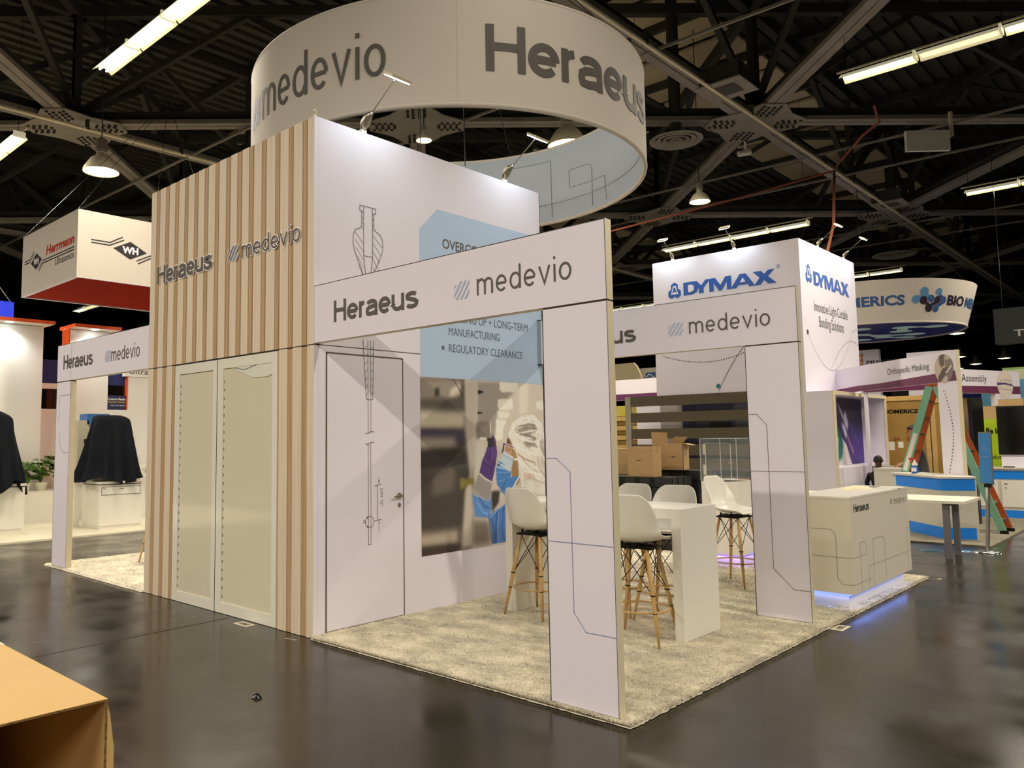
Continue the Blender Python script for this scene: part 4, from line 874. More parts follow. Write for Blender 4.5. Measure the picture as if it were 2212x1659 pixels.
# ---------------------------------------------------------------- booth with blue logos (right, behind)
M_blue = mat('royal_blue_print', '1557B2', .5); M_purple = mat('purple_print', '5B2454', .6); M_magenta = mat('plum_print', '6A2A50', .6)
M_slat = mat('grey_brown_board', '5A4E3A', .6, noise=(3, .6, '4A3F2E', (.6, 1, 14)))
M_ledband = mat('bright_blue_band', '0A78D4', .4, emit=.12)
def kx_(x): return 5.447+(x-5.447)*1.114
def kz_(z): return 1.629+(z-1.629)*1.114
def ky_(y): return -4.036+(y+4.036)*1.114
DY, DXR, DXL, DT, DJ = 11.6, -.137, -3.272, 5.42, 2.44
t = thing('logo_tower', 'white exhibition tower with royal blue logos on both faces', 'exhibition tower', (DXL, DY, 0))
MB().box(DXL, DXR-.0605, DY, DY+.06, 2.495, DT).box(DXR-.5, DXR-.0605, DY, DY+.06, 0, 2.494).build('front_wall', M_fab, t)
MB().box(DXR-.06, DXR, DY, 14.86, 0, DT).build('side_wall', M_fab, t)
MB().box(DXL, DXR-.0605, 14.8, 14.86, 0, DT).build('back_wall', M_fab, t); MB().box(DXL, DXL+.06, DY+.0605, 14.799, 2.495, DT).build('left_wall', M_fab, t)
FL = Face((0, DY, 0), (1, 0, 0), (0, 0, 1)); FR = Face((DXR, 0, 0), (0, 1, 0), (0, 0, 1))
def dymax(F, a0, a1, zb, zt, tri):
    """bold wide letters drawn as polygons"""
    W = (a1-a0)/5.05; H = zt-zb; mb = MB()
    G = {'D': [[(0, 0), (0, 1), (.55, 1), (.85, .85), (.97, .5), (.85, .15), (.55, 0)]],
         'Y': [[(.55, 1), (.86, 1), (1.13, .6), (1.4, 1), (1.72, 1), (1.27, .38), (1.27, 0), (.97, 0), (.97, .38)]],
         'M': [[(1.62, 0), (1.62, 1), (2.0, 1), (2.3, .42), (2.6, 1), (2.96, 1), (2.96, 0), (2.68, 0), (2.68, .6), (2.38, 0), (2.2, 0), (1.9, .6), (1.9, 0)]],
         'A': [[(2.9, 0), (3.45, 1), (3.8, 1), (4.32, 0), (3.98, 0), (3.88, .2), (3.34, .2), (3.24, 0)]],
         'X': [[(4.25, 0), (4.62, 0), (4.83, .3), (5.05, 0), (5.5, 0), (5.05, .55), (5.42, 1), (5.05, 1), (4.85, .74), (4.66, 1), (4.2, 1), (4.58, .52)]]}
    s = 5.05/5.5
    for ch, P in G.items():
        for p in P: F.poly(mb, [(a0+x*W*s, zb+y*H) for x, y in p], .003+.0007*'DYMAX'.index(ch))
    holes = MB()
    F.poly(holes, [(a0+x*W*s, zb+y*H) for x, y in ((.3, .22), (.3, .78), (.5, .78), (.66, .68), (.68, .5), (.66, .32), (.5, .22))], .008)
    F.poly(holes, [(a0+x*W*s, zb+y*H) for x, y in ((3.46, .38), (3.62, .72), (3.78, .38))], .008)
    return mb, holes
a0, a1 = kx_(-1.739), kx_(.03); mb, ho = dymax(FL, a0, a1, kz_(4.305), kz_(4.555), 0); mb.build('lettering', M_blue, t); ho.build('letter_counter', M_fab, t)
b0, b1 = ky_(10.626), ky_(12.52); mb, ho = dymax(FR, b0, b1, kz_(4.285), kz_(4.54), 0); mb.build('lettering', M_blue, t); ho.build('letter_counter', M_fab, t)
def trefoil(F, a, b, w, h):
    mb = MB()
    def hx(cx, cy, r): return [(cx+r*w*math.cos(PI/6+k*PI/3), cy+r*h*math.sin(PI/6+k*PI/3)) for k in range(6)]
    F.poly(mb, hx(a, b+h*.22, .33), .003); F.poly(mb, hx(a-w*.24, b-h*.2, .33), .0032); F.poly(mb, hx(a+w*.24, b-h*.2, .33), .0034); mb.build('logo_mark', M_blue, t)
    w2 = MB()
    F.poly(w2, [(a-w*.12, b+h*.3), (a+w*.12, b+h*.3), (a+w*.3, b-h*.25), (a-w*.3, b-h*.25)], .0045); w2.build('logo_mark', M_fab, t)
    w3 = MB(); F.poly(w3, [(a-w*.06, b+h*.2), (a+w*.06, b+h*.2), (a+w*.2, b-h*.18), (a, b-h*.06), (a-w*.2, b-h*.18)], .006); w3.build('logo_mark', M_blue, t)
trefoil(FL, kx_(-1.925), kz_(4.43), .28, .33); trefoil(FR, ky_(10.40), kz_(4.46), .30, .36)
FL.text('lettering', 'R', kx_(.06), kx_(.09), kz_(4.57), kz_(4.61), M_blue, t)
r_ = MB(); FL.line(r_, [(kx_(.075)+.035*math.cos(k*.524), kz_(4.59)+.035*math.sin(k*.524)) for k in range(12)], .006, closed=True); r_.build('logo_mark', M_blue, t)
M_txt = mat('charcoal_print', '3E3C40', .6)
FR.text('lettering', 'Innovative Light-Curable', ky_(10.588), ky_(12.36), kz_(3.76), kz_(4.0), M_txt, t, .0); FR.text('lettering', 'Bonding Solutions', ky_(10.80), ky_(12.10), kz_(3.48), kz_(3.745), M_txt, t, .0)
def dots(F, fn, n, r, m, parent, name='dotted_line'):
    mb = MB()
    for k in range(n): a, b = fn(k/(n-1)); F.disc(mb, a, b, r, .003, 8)
    return mb.build(name, m, parent)
dots(FL, lambda f: (kx_(-2.2+2.0*f), kz_(3.30-.36*math.sin(PI*(.12+f*.75))+.12*f)), 44, .014, M_txt, t)
dots(FL, lambda f: (kx_(-1.121+.52*f**1.0), kz_(2.40+.85*f**.8)), 26, .014, M_txt, t)
mb = MB(); FL.disc(mb, kx_(-1.121), kz_(2.535), .05, .005, 18); mb.build('print_dot', mat('teal_dot', '2E7C92', .6), t)
mb = MB(); FR.disc(mb, ky_(10.213), kz_(3.402), .05, .004, 18); mb.build('print_dot', mat('violet_dot', '4A2250', .6), t)
dots(FR, lambda f: (ky_(10.25+2.6*f), kz_(3.35-.62*math.sin(PI*min(1, f*1.12))**.9+.33*f*f)), 70, .010, M_txt, t)
dots(FR, lambda f: (ky_(11.3+1.6*f), kz_(2.80+.62*math.sin(PI*.62*f+.05))), 48, .010, M_txt, t)
for (x_, dx) in ((kx_(-1.95), 0), (kx_(-.72), 0)): arm_lamp((x_, DY+.03, DT), (0, -1, .1), 'arm lamp on the front top edge of the tower with blue logos, %s one' % ('left' if x_ < -2 else 'right'), power=22, grp='arm lamps on the blue logo tower', s=1.2)
for y_ in (ky_(11.0), ky_(12.4)): arm_lamp((DXR-.03, y_, DT), (1, 0, .1), 'arm lamp on the right top edge of the tower with blue logos, %s one' % ('nearer' if y_ < 13 else 'farther'), power=22, grp='arm lamps on the blue logo tower', s=1.2)
# side bay with picture niche
t = thing('niche_unit', 'grey white side unit with an open picture niche, right of the blue logo tower', 'display niche', (DXR, DY, 0))
NX = .348
MB().box(DXR+.0005, NX-.0305, DY, DY+.04, 0, DJ-.001).build('front_panel', M_fab, t)
fr = MB(); 
for (ya, yb, za, zb) in ((DY, 14.86, DJ-.07, DJ), (DY, DY+.1, .0, DJ-.07), (14.78, 14.86, 0, DJ-.07)): fr.box(NX-.03, NX, ya, yb, za, zb)
fr.build('niche_frame', mat('cream_edge', 'E8DCBC', .5), t)
MB().box(DXR+.001, NX-.0305, DY+.041, 14.86, DJ-.04, DJ-.001).box(DXR+.001, NX-.0305, 14.8, 14.86, 0, DJ-.041).build('niche_lining', M_fab, t)
MB().box(DXR+.001, NX-.001, DY+.101, 14.779, .0, 1.0).build('lower_shelf', M_fab, t)
def niche_fn(S, T):
    img = np.ones(S.shape+(3,))*np.array((205, 200, 205.))
    img = layers(img, S, T, [([(.22, 1), (1, 1), (1, .0), (.6, 0), (.45, .3), (.2, .5)], (52, 38, 100), 0), ([(.25, 1), (.95, 1), (.95, .6), (.3, .65)], (34, 26, 62), 3), ([(.55, .1), (1, .0), (1, .5), (.6, .4)], (66, 44, 130), 4),
        ([(.24, .9), (.28, .9), (.5, .6), (.46, .58)], (190, 190, 215), 1), ([(.42, .75), (.48, .8), (.55, .6), (.5, .5), (.44, .6)], (175, 175, 205), 1), ([(.33, .62), (.42, .6), (.5, .42), (.44, .4)], (200, 200, 220), 1), ([(.48, .42), (.52, .42), (.68, .16), (.65, .14)], (180, 120, 150), 1), ([(.62, .6), (.65, .6), (.84, .32), (.81, .3)], (60, 80, 150), 1),
        ([(.02, .35), (.06, .5), (.18, .58), (.28, .52), (.36, .3), (.3, .1), (.2, .06), (.08, .16)], (26, 110, 112), 1), ([(.1, .45), (.24, .48), (.22, .34), (.1, .33)], (16, 76, 80), 2), ([(.14, .2), (.17, .2), (.24, .4), (.2, .4)], (190, 215, 220), 1), ([(.0, .9), (.08, .9), (.08, .83), (.0, .83)], (130, 140, 190), 0)])
    return img
paint('gloved_hand_picture', lambda a, b: (DXR+.012, 12.75+a*2.02, 1.0+b*1.38), 90, 60, niche_fn, M_vcol, t)
# slatted board screen
t = thing('slat_screen', 'screen of wide grey brown boards with open gaps, behind the cardboard boxes', 'slatted screen', (-4.0, DY-.1, 0))
MB().box(-4.0, -3.876, DY-.12, DY-.02, 0, 2.5).build('post', mat('screen_post', 'A39C86', .6), t)
for k, (z0, z1) in enumerate(((2.28, 2.495), (1.93, 2.138), (1.575, 1.788), (1.224, 1.45), (.933, 1.167), (.60, .804), (.28, .50), (.0, .2))): MB().box(-3.876, -.64, DY-.1, DY-.06, z0, z1).build('board', M_slat, t)
s_ = MB()
for x_ in (-3.75, -3.1, -2.4, -1.85, -1.3): s_.box(x_, x_+.02, DY-.105, DY-.1, 2.45, 2.47)
s_.build('screw', M_steel, t, kind='stuff')
MB().box(-.66, -.62, DY-.1, DY-.05, 0, 2.45).build('post', M_fab, t)
t = thing('back_panel', 'white and navy wall panels glimpsed through the gaps of the slatted screen', 'wall panel', (-4.26, 12.4, 0))
MB().box(-4.26, -3.65, 12.4, 12.45, 0, 2.4).build('panel', M_fab, t); MB().box(-3.65, -3.117, 12.4, 12.45, 0, 2.4).build('panel', mat('mid_grey', '9A948F', .7), t)  # white panel, then one in plain grey
MB().box(-3.117, -2.8, 12.4, 12.45, 0, 2.4).build('panel', mat('navy_panel', '1C2238', .6), t); MB().box(-2.8, -1.914, 12.4, 12.45, 0, 2.4).build('panel', mat('slate_panel', '3A3D4C', .6), t); MB().box(-1.914, -.7, 12.4, 12.45, 0, 2.4).build('panel', mat('slate_panel2', '5A5F66', .6), t)
MB().box(-2.45, -2.0, 12.34, 12.36, 1.2, 1.92).build('dark_screen', M_dark, t)
# angled header portals with plum band
def hframe(name, o, u, Lh, colw, T, label, txt, ta, band, circ, zc, picfn, dotfn):
    u = Vector(u).normalized(); o = Vector(o); n = u.cross(Vector((0, 0, 1))); t = thing(name, label, 'portal frame', (o.x, o.y, 0)); F = Face(o, u, (0, 0, 1)); Z = Vector((0, 0, 1))
    MB().prism([(0, 2.45), (Lh, 2.45), (Lh, 2.94), (0, 2.94)], o, u, Z, -n*T).build('header', M_fab, t)
    MB().prism([(Lh-colw, zc), (Lh, zc), (Lh, 2.45), (Lh-colw, 2.45)], o, u, Z, -n*T).build('column', M_fab, t)
    MB().prism([(Lh, zc), (Lh+.004, zc), (Lh+.004, 2.94), (Lh, 2.94)], o, u, Z, -n*T).build('edge_panel', mat('cream_edge', 'E8DCBC', .5), t)
    mb = MB(); F.poly(mb, band, .002); mb.build('colour_band', M_magenta, t); F.text('lettering', txt, *ta, M_txt, t, .0)
    ca, cb, cr = circ; o_ = paint('round_picture', lambda a, b: F.pt(ca+cr*(b)*math.cos(2*PI*a), cb+cr*b*math.sin(2*PI*a), .004), 60, 14, picfn, M_vcol, t)
    dots(F, dotfn, 26, .013, M_txt, t); return t
def pic1(S, T):
    X = T*np.cos(2*PI*S); Y = T*np.sin(2*PI*S); img = np.ones(S.shape+(3,))*np.array((176, 160, 148.))
    return layers(img, X, Y, [([(-.45, 1), (.1, 1), (.1, .2), (-.3, .1), (-.45, .4)], (88, 78, 72), 0), ([(.1, 1), (.3, 1), (.3, .5), (.1, .5)], (150, 142, 136), 0), ([(.2, .6), (1, .6), (1, -.8), (.3, -1), (.1, -.2)], (112, 104, 98), 0), ([(-.1, .05), (-.7, -.6), (-.5, -.95), (.7, -.1), (.6, .05)], (78, 70, 66), 0), ([(.2, -.4), (.9, .1), (.8, .2), (.1, -.3)], (190, 180, 172), 0), ([(.0, -.6), (.3, -.5), (.3, -1), (.0, -1)], (175, 166, 158), 0)])
def pic2(S, T):
    X = T*np.cos(2*PI*S); Y = T*np.sin(2*PI*S); img = np.ones(S.shape+(3,))*np.array((204, 190, 182.))
    return layers(img, X, Y, [([(-1, .08), (.0, .1), (1, -.02), (1, -.12), (0, -.02), (-1, -.06)], (50, 38, 100), 0), ([(-.7, .1), (-.1, .3), (.8, .2), (.8, .24), (-.1, .36), (-.7, .15)], (150, 138, 132), 0), ([(-.9, -.3), (0, -.35), (.9, -.4), (.9, -.45), (0, -.42), (-.9, -.36)], (160, 148, 142), 0)])
hframe('header_portal', (-.115, 13.24, 0), (1, -1, 0), 3.735, .49, .065, 'white angled header frame reading Orthopedic Masking with a plum band', 'Orthopedic Masking', (1.83, 3.05, 2.655, 2.80),
       [(0, 2.452), (0, 2.53), (.765, 2.56), (1.566, 2.556), (3.70, 2.612), (3.73, 2.452), (1.5, 2.452)], (3.435, 2.665, .235), .94, pic1, lambda f: (3.40+.16*math.sin(PI*f), 2.30-1.3*f))
hframe('header_portal', (1.68, 15.15, 0), (.69, 2.05, 0), 2.17, .95, .1, 'white header frame reading Assembly with a plum band, rightmost', 'Assembly', (.03, .93, 2.64, 2.84),
       [(.0, 2.452), (.0, 2.594), (2.17, 2.62), (2.17, 2.452)], (1.6, 2.66, .30), .95, pic2, lambda f: (1.4+.3*f, 2.36-1.2*f))
# far plum header above the slats and behind the ladder
for (x0, x1, y, z0, z1, lb) in ((-5.9, -3.3, 13.5, 2.69, 3.05, 'white header with purple lower band above the slatted screen, at the rear'), (.45, 1.95, 13.0, 2.6, 2.8, 'low plum header band behind the orange and green stepladder')):
    t = thing('rear_header', lb, 'header', (x0, y, 0)); MB().box(x0, x1, y, y+.08, z0-.16, z1).build('header', M_fab, t); F = Face((0, y, 0), (1, 0, 0), (0, 0, 1)); mb = MB(); F.poly(mb, [(x0, z0-.155), (x1, z0-.155), (x1, z0), (x0, z0)], .003); mb.build('colour_band', M_purple if x0 < 0 else M_magenta, t)
    MB().box(x0, x0+.06, y+.01, y+.07, 0, z0-.16).build('post', M_fab, t)
# angled counter with blue bands
def polycounter(name, P, depth, H, label, bands, doors=None):
    t = thing(name, label, 'counter', (P[0][0], P[0][1], 0)); n_ = len(P)-1
    offs = []
    for i in range(len(P)):
        a = Vector(P[max(i-1, 0)]); b = Vector(P[min(i+1, n_)]); d = (b-a).normalized(); offs.append(Vector((-d.y, d.x))*depth)
    bd = MB(); tp = MB(); bn = [MB() for _ in bands]
    for i in range(n_):
        a, b = Vector(P[i]), Vector(P[i+1]); c, d = b+offs[i+1], a+offs[i]; dd = (b-a).normalized(); nn = Vector((dd.y, -dd.x))
        bd.hexa([(a.x, a.y, .0), (b.x, b.y, .0), (c.x, c.y, .0), (d.x, d.y, .0), (a.x, a.y, H-.03), (b.x, b.y, H-.03), (c.x, c.y, H-.03), (d.x, d.y, H-.03)])
        e = nn*.03; tp.hexa([(a.x+e.x, a.y+e.y, H-.03), (b.x+e.x, b.y+e.y, H-.03), (c.x, c.y, H-.03), (d.x, d.y, H-.03), (a.x+e.x, a.y+e.y, H), (b.x+e.x, b.y+e.y, H), (c.x, c.y, H), (d.x, d.y, H)])
        F = Face((a.x, a.y, 0), (dd.x, dd.y, 0), (0, 0, 1)); L_ = (b-a).length
        for k, (z0, z1, s, e_) in enumerate(bands): F.poly(bn[k], [(s if i == 0 else 0, z0), (L_-(e_ if i == n_-1 else 0), z0), (L_-(e_ if i == n_-1 else 0), z1), (s if i == 0 else 0, z1)], .004)
        if doors:
            for k in range(doors):
                w = L_/doors; dm = MB(); dm.box(0, 0, 0, 0, 0, 0); q0 = k*w+.03; q1 = (k+1)*w-.03; e1 = Face((a.x, a.y, 0), (dd.x, dd.y, 0), (0, 0, 1))
                dr_ = MB().prism([(q0, .22), (q1, .22), (q1, .70), (q0, .70)], (a.x, a.y, 0), (dd.x, dd.y, 0), (0, 0, 1), (nn.x*.012, nn.y*.012, 0)).build('door', M_white, t)
                hx = q1-.07 if k % 2 == 0 else q0+.07
                h_ = MB().tube([e1.pt(hx-.02, .66, .02), e1.pt(hx+.03, .66, .02)], .006, 6); h_.tube([e1.pt(hx, .58, .01), e1.pt(hx, .58, .025)], .012, 8); h_.build('knob', M_steel, dr_)
    bd.build('body', mat('counter_white', 'CFC9BC', .5), t); tp.build('counter_top', mat('counter_white', 'CFC9BC', .5), t)
    for b_ in bn: b_.build('blue_band', M_ledband, t)
    return t
polycounter('display_counter', [(1.36, 11.2), (2.33, 10.03), (2.76, 10.21)], .5, .965, 'grey white angled counter with two bright blue bands, behind the aisle table', [(.755, .93, .12, .02), (.03, .2, 0, .04)])
polycounter('cabinet_run', [(1.9, 14.35), (4.6, 14.35)], .6, .96, 'white cabinet run with doors and blue bands at the right edge', [(.74, .90, .0, 0), (.02, .16, 0, 0)], doors=6)
polycounter('display_counter', [(-.25+.6, 13.6), (.40+.4, 13.3)], .5, .98, 'low white counter with a short blue band inside the blue logo booth', [(.70, .88, .02, .08)])
t = thing('plinth_box', 'plain white square plinth between the blue band counter and the niche', 'plinth', (.84, 12.0, 0)); MB().box(.84, 1.26, 12.0, 12.5, 0, .985).build('body', M_white, t); MB().box(.835, 1.265, 11.995, 12.505, .985, 1.0).build('top', M_white, t)
# carpet of that booth
cb = MB().add([(-4.2, 9.35, 0), (3.0, 9.59, 0), (2.99, 19, 0), (-6, 19, 0), (-4.2, 9.35, .02), (3.0, 9.59, .02), (2.99, 19, .02), (-6, 19, .02)], [(0, 3, 2, 1), (4, 5, 6, 7), (0, 1, 5, 4), (1, 2, 6, 5), (2, 3, 7, 6), (3, 0, 4, 7)])
meta(cb.build('booth_carpet', mat('beige_carpet', '8F8874', .95, noise=(5, .7, '5E594A'), bump=(80, .4))), 'mottled beige grey carpet under the booth with blue band counters', 'carpet')
# aisle table
t = thing('aisle_table', 'long white topped table on two grey metal legs in the aisle', 'table', (2.8, 8.3, 0))
MB().box(-.4, 3.03, 7.96, 9.0, .715, .75).build('table_top', mat('cream_top', 'EFE8D4', .5), t)
for y_ in (8.07, 8.58): MB().box(2.77, 2.84, y_-.035, y_+.035, 0, .715).build('leg', mat('grey_leg', '7E7B82', .4, .3), t); MB().box(-.2, -.13, y_-.035, y_+.035, 0, .715).build('leg', mat('grey_leg', '7E7B82', .4, .3), t)
MB().box(2.78, 2.83, 8.1, 8.55, .67, .715).build('crossbar', mat('grey_leg', '7E7B82', .4, .3), t)
# sign stand
t = thing('sign_stand', 'blue event direction sign with white arrow on a chrome post', 'sign stand', (3.057, 9.02, 0))
MB().lathe((3.057, 9.02, 0), [(.001, .028), (.05, .026), (.17, .016), (.18, .0)], 32).build('base', M_steel, t, smooth=True)
MB().tube([(3.057, 9.02, .02), (3.11, 9.04, .9)], .025, 14).build('pole', mat('brushed_chrome', 'E6E4E0', .32, 1), t)
MB().box(3.075, 3.16, 9.0, 9.06, .88, .93).build('bracket', M_black, t)
MB().prism([(0, .93), (.155, .92), (.165, 1.64), (.012, 1.635)], (3.03, 9.02, 0), (.97, .1, 0), (0, 0, 1), (0, .03, 0)).build('frame', M_nickel, t)
SB = Face((3.03, 9.015, 0), (.97, .1, 0), (0, 0, 1)); mb = MB(); SB.poly(mb, [(.004, .94), (.142, .93), (.152, 1.62), (.016, 1.62)], .003); mb.build('sign_face', mat('sky_blue_print', '3F86C8', .4), t)
W_ = mat('white_print', 'E8EEF2', .5)
for txt, a, b, c_, d_ in (('Event', .025, .05, 1.57, 1.585), ('Exhibitor', .03, .085, 1.445, 1.465), ('services center', .03, .115, 1.40, 1.42), ('Main lobby', .03, .11, 1.29, 1.31)): SB.text('lettering', txt, a, b, c_, d_, W_, t, .02)
mb = MB(); SB.line(mb, [(.03, 1.345), (.06, 1.345)], .004); SB.line(mb, [(.035, 1.23), (.09, 1.23)], .004); SB.line(mb, [(.10, 1.20), (.12, 1.20), (.12, 1.26), (.10, 1.26)], .004, closed=True); SB.line(mb, [(.04, 1.10), (.08, 1.10)], .014); SB.line(mb, [(.06, 1.15), (.09, 1.10), (.06, 1.05)], .012); mb.build('arrow', W_, t)
# twin step ladder
M_green = mat('mint_fibreglass', '7FB89A', .5); M_lorange = mat('orange_fibreglass', 'B4531E', .5)
t = thing('step_ladder', 'tall orange and mint green twin stepladder standing behind the counter', 'ladder', (2.0, 11.6, .02))
AP = 2.42
for (xf, sg) in ((1.22, -1), (2.87, 1)):
    for (yf, yt, m, nm) in ((11.35, 11.42, M_green, 'green'), (11.87, 11.80, M_lorange, 'orange')):
        a = Vector((xf, yf, .02)); b = Vector((2.0+sg*.05, yt, AP)); MB().bar(a+(b-a)*.02, b, .11, .035, (0, 1, 0)).build('rail', m, t)
        MB().box(xf-.05, xf+.06, yf-.025, yf+.025, .02, .07).build('rubber_foot', M_black, t)
    for k in range(8):
        f = (k+.7)/8.6; x_ = xf+(2.0+sg*.05-xf)*f; z_ = .02+(AP-.02)*f; MB().box(x_-.04, x_+.04, 11.35+.07*f, 11.87-.07*f, z_-.015, z_+.015).build('tread', M_nickel, t)
MB().box(1.92, 2.08, 11.40, 11.82, AP, AP+.05).build('top_cap', M_lorange, t)
sk = MB(); FLd = None
a = Vector((1.22, 11.33, .02)); b = Vector((1.95, 11.40, AP)); d = (b-a).normalized()
MB().obox(a+d*1.35-Vector((0, .003, 0)), d*.33, Vector((0, .001, 0)), Vector((d.z, 0, -d.x))*.032).build('warning_sticker', M_white, t)
# spray bottle, notebook
t = thing('spray_bottle', 'clear spray bottle with red trigger and blue cleaner on the blue band counter', 'bottle', (1.78, 10.92, .965))
MB().lathe((1.78, 10.92, .965), [(.001, 0), (.055, 0), (.057, .02), (.055, .1), (.04, .145), (.02, .17)], 16).build('liquid_bottle', mat('blue_cleaner', '1D55B0', .2, coat=1), t, smooth=True)
MB().lathe((1.78, 10.92, 1.10), [(.047, 0), (.035, .04), (.018, .07), (.016, .1)], 16).build('bottle_neck', M_white, t, smooth=True)
MB().box(1.70, 1.83, 10.905, 10.935, 1.19, 1.225).box(1.715, 1.73, 10.91, 10.93, 1.14, 1.19).build('trigger', mat('red_plastic', 'C03A28', .4), t)
lb_ = MB(); Face((1.78-.04, 10.858, 0), (1, .1, 0), (0, 0, 1)).poly(lb_, [(0, 1.0), (.075, 1.0), (.075, 1.06), (0, 1.06)], .003); lb_.build('label_sticker', W_, t)
meta(MB().obox((2.02, 10.72, .975), Vector((.12, -.05, 0)), Vector((.05, .08, 0)), Vector((0, 0, .012))).build('notebook', M_white), 'white open notebook lying on the blue band counter beside the spray bottle', 'notebook')
# screens
for (x0, x1, y, z0, z1, yaw_, lb) in ((2.30, 2.36, 12.4, 1.12, 2.24, 0, 'thin black screen seen edge-on beside the angled portal column'), (2.354, 3.3, 14.5, 1.2, 2.13, 0, 'black flat screen on the counter at the right photo edge')):
    t = thing('display_screen', lb, 'screen', (x0, y, z0)); 
    MB().box(x0, x1, y, y+(.9 if x1-x0 < .1 else .06), z0, z1).build('housing', mat('screen_black', '0B0A0A', .35), t)
    if x1-x0 > .1: MB().box(x0+.03, x1-.03, y-.003, y, z0+.03, z1-.03).build('glass', mat('screen_glass', '12100F', .15), t); MB().box(x0+.03, x0+.6, y+.02, y+.08, .96, z0).build('stand_board', M_fab, t)
    else: MB().box(x0-.02, x0, y+.3, y+.5, .02, z0).build('stand', M_black, t)
meta(MB().box(2.42, 2.6, 14.4, 14.43, .96, .98).build('remote', M_dark), 'small dark pen lying on the white board below the right screen', 'pen')
# wooden crate, cartons behind
M_ply = mat('plywood', 'A3803E', .75, noise=(2.2, .6, '8A6A30', (1, 1, .25))); M_pine = mat('pine_lumber', 'C9A765', .75, noise=(4, .5, 'AA8446', (.4, 1, 6)))
def crate(x0, x1, y0, y1, z0, z1, label, txt=()):
    t = thing('wooden_crate', label, 'crate', (x0, y0, z0)); MB().box(x0, x1, y0+.02, y1, z0, z1).build('plywood_box', M_ply, t)
    for (a, b, c_, d_) in ((x0, x1, z1-.1, z1), (x0, x1, z0, z0+.1), (x0, x0+.09, z0+.1, z1-.1), (x1-.09, x1, z0+.1, z1-.1)): MB().box(a, b, y0, y0+.02, c_, d_).build('batten', M_pine, t)
    F = Face((0, y0+.02, 0), (1, 0, 0), (0, 0, 1))
    for (s, a, b, c_, d_, m, w) in txt: F.text('lettering', s, a, b, c_, d_, m, t, w)
    return t
cr = crate(-.02, 1.08, 15.1, 16.1, .02, 2.43, 'big plywood crate stencilled BIOMERICS behind the stepladder', (('BIOMERICS', .19, .882, 2.055, 2.145, M_black, .04), ('24-', .376, .52, 1.475, 1.555, mat('red_stencil', '8A3020', .7), .03), ('2', .62, .69, 1.475, 1.555, mat('red_stencil', '8A3020', .7), .03)))
F = Face((0, 15.12, 0), (1, 0, 0), (0, 0, 1)); mb = MB(); F.poly(mb, [(.21, 1.27), (.39, 1.27), (.39, 1.45), (.21, 1.45)], .003); F.poly(mb, [(.46, 1.32), (.56, 1.32), (.56, 1.45), (.46, 1.45)], .003); F.poly(mb, [(.72, 1.62), (.77, 1.62), (.77, 1.67), (.72, 1.67)], .003); mb.build('paper_label', M_white, cr)
crate(1.1, 1.6, 15.1, 16, .02, 2.36, 'yellow sided pine crate behind the green ladder rail')
def carton(x0, x1, y0, y1, z0, z1, label, m=None, txt=None, tape=True, cat='box', nm='carton'):
    t = thing(nm, label, cat, (x0, y0, z0)); MB().box(x0, x1, y0, y1, z0, z1).build('body', m or M_card, t)
    fl_ = MB(); fl_.box(x0-.002, x1+.002, y0-.002, (y0+y1)/2-.003, z1, z1+.004); fl_.box(x0-.002, x1+.002, (y0+y1)/2+.003, y1+.002, z1, z1+.004); fl_.build('top_flap', m or M_card, t)
    if tape: MB().box(x1, x1+.002, (y0+y1)/2-.03, (y0+y1)/2+.03, z1-.1, z1+.004).build('tape', M_tape, t)
    if txt: Face((0, y0, 0), (1, 0, 0), (0, 0, 1)).text('lettering', *txt, M_dark, t, .03)
    return t
carton(1.98, 2.35, 15.4, 15.8, 1.9, 2.16, 'brown carton on top of the lime green case, far right'); carton(2.2, 2.62, 15.7, 16.1, 1.9, 2.3, 'taller brown carton with a printed mark behind the first carton, far right')
t = thing('lime_case', 'lime green display case with black lettering behind the blue sign stand', 'display board', (1.9, 15.2, .02)); MB().box(1.9, 2.75, 15.2, 16.2, .02, 1.895).build('body', mat('lime_green', 'A8C21E', .5), t)
F = Face((0, 15.2, 0), (1, 0, 0), (0, 0, 1)); F.text('lettering', 'Be Inventive', 2.05, 2.62, 1.60, 1.72, M_black, t, .03); F.text('lettering', 'solutions.com', 2.08, 2.62, 1.10, 1.18, M_black, t, .01)
t = thing('blue_backdrop', 'teal blue backdrop behind the lime green case at the far right', 'backdrop', (1.7, 17.0, 0)); MB().box(1.6, 2.72, 17.5, 17.58, 0, 2.8).build('panel', mat('teal_blue', '4A8AAA', .6), t); F = Face((0, 17.5, 0), (1, 0, 0), (0, 0, 1)); F.text('lettering', 'S   systems', 1.75, 2.45, 2.3, 2.42, mat('pale_letter', '8FB6C6', .6), t)
# cartons and black cases inside the gap
t0_ = carton(-1.857, -1.38, 8.0, 8.27, .952, 1.45, 'closed brown carton standing on the black transport case', txt=('LUMENGO', -1.70, -1.60, 1.213, 1.228)); t0_['label'] = 'closed brown carton on the black case, nearest of the three cartons'
carton(-2.75, -2.22, 8.6, 9.1, .952, 1.41, 'brown carton at the left, partly behind the front portal column')
t = thing('open_carton', 'open brown carton with raised flaps behind the closed one', 'box', (-1.75, 8.62, 1.04)); x0, x1, y0, y1, z0, z1 = -1.74, -1.16, 8.62, 8.84, 1.04, 1.5
for bx in ((x0, x1, y0, y0+.006, z0, z1), (x0, x1, y1-.006, y1, z0, z1), (x0, x0+.006, y0, y1, z0, z1), (x1-.006, x1, y0, y1, z0, z1), (x0, x1, y0, y1, z0, z0+.006)): MB().box(*bx).build('side_panel', M_card, t)
MB().prism([(0, 0), (.30, 0), (.30, .19), (0, .20)], (x0, y0, z1), (1, 0, 0), (0, -.08, 1), (0, .005, 0)).build('flap', M_card, t)
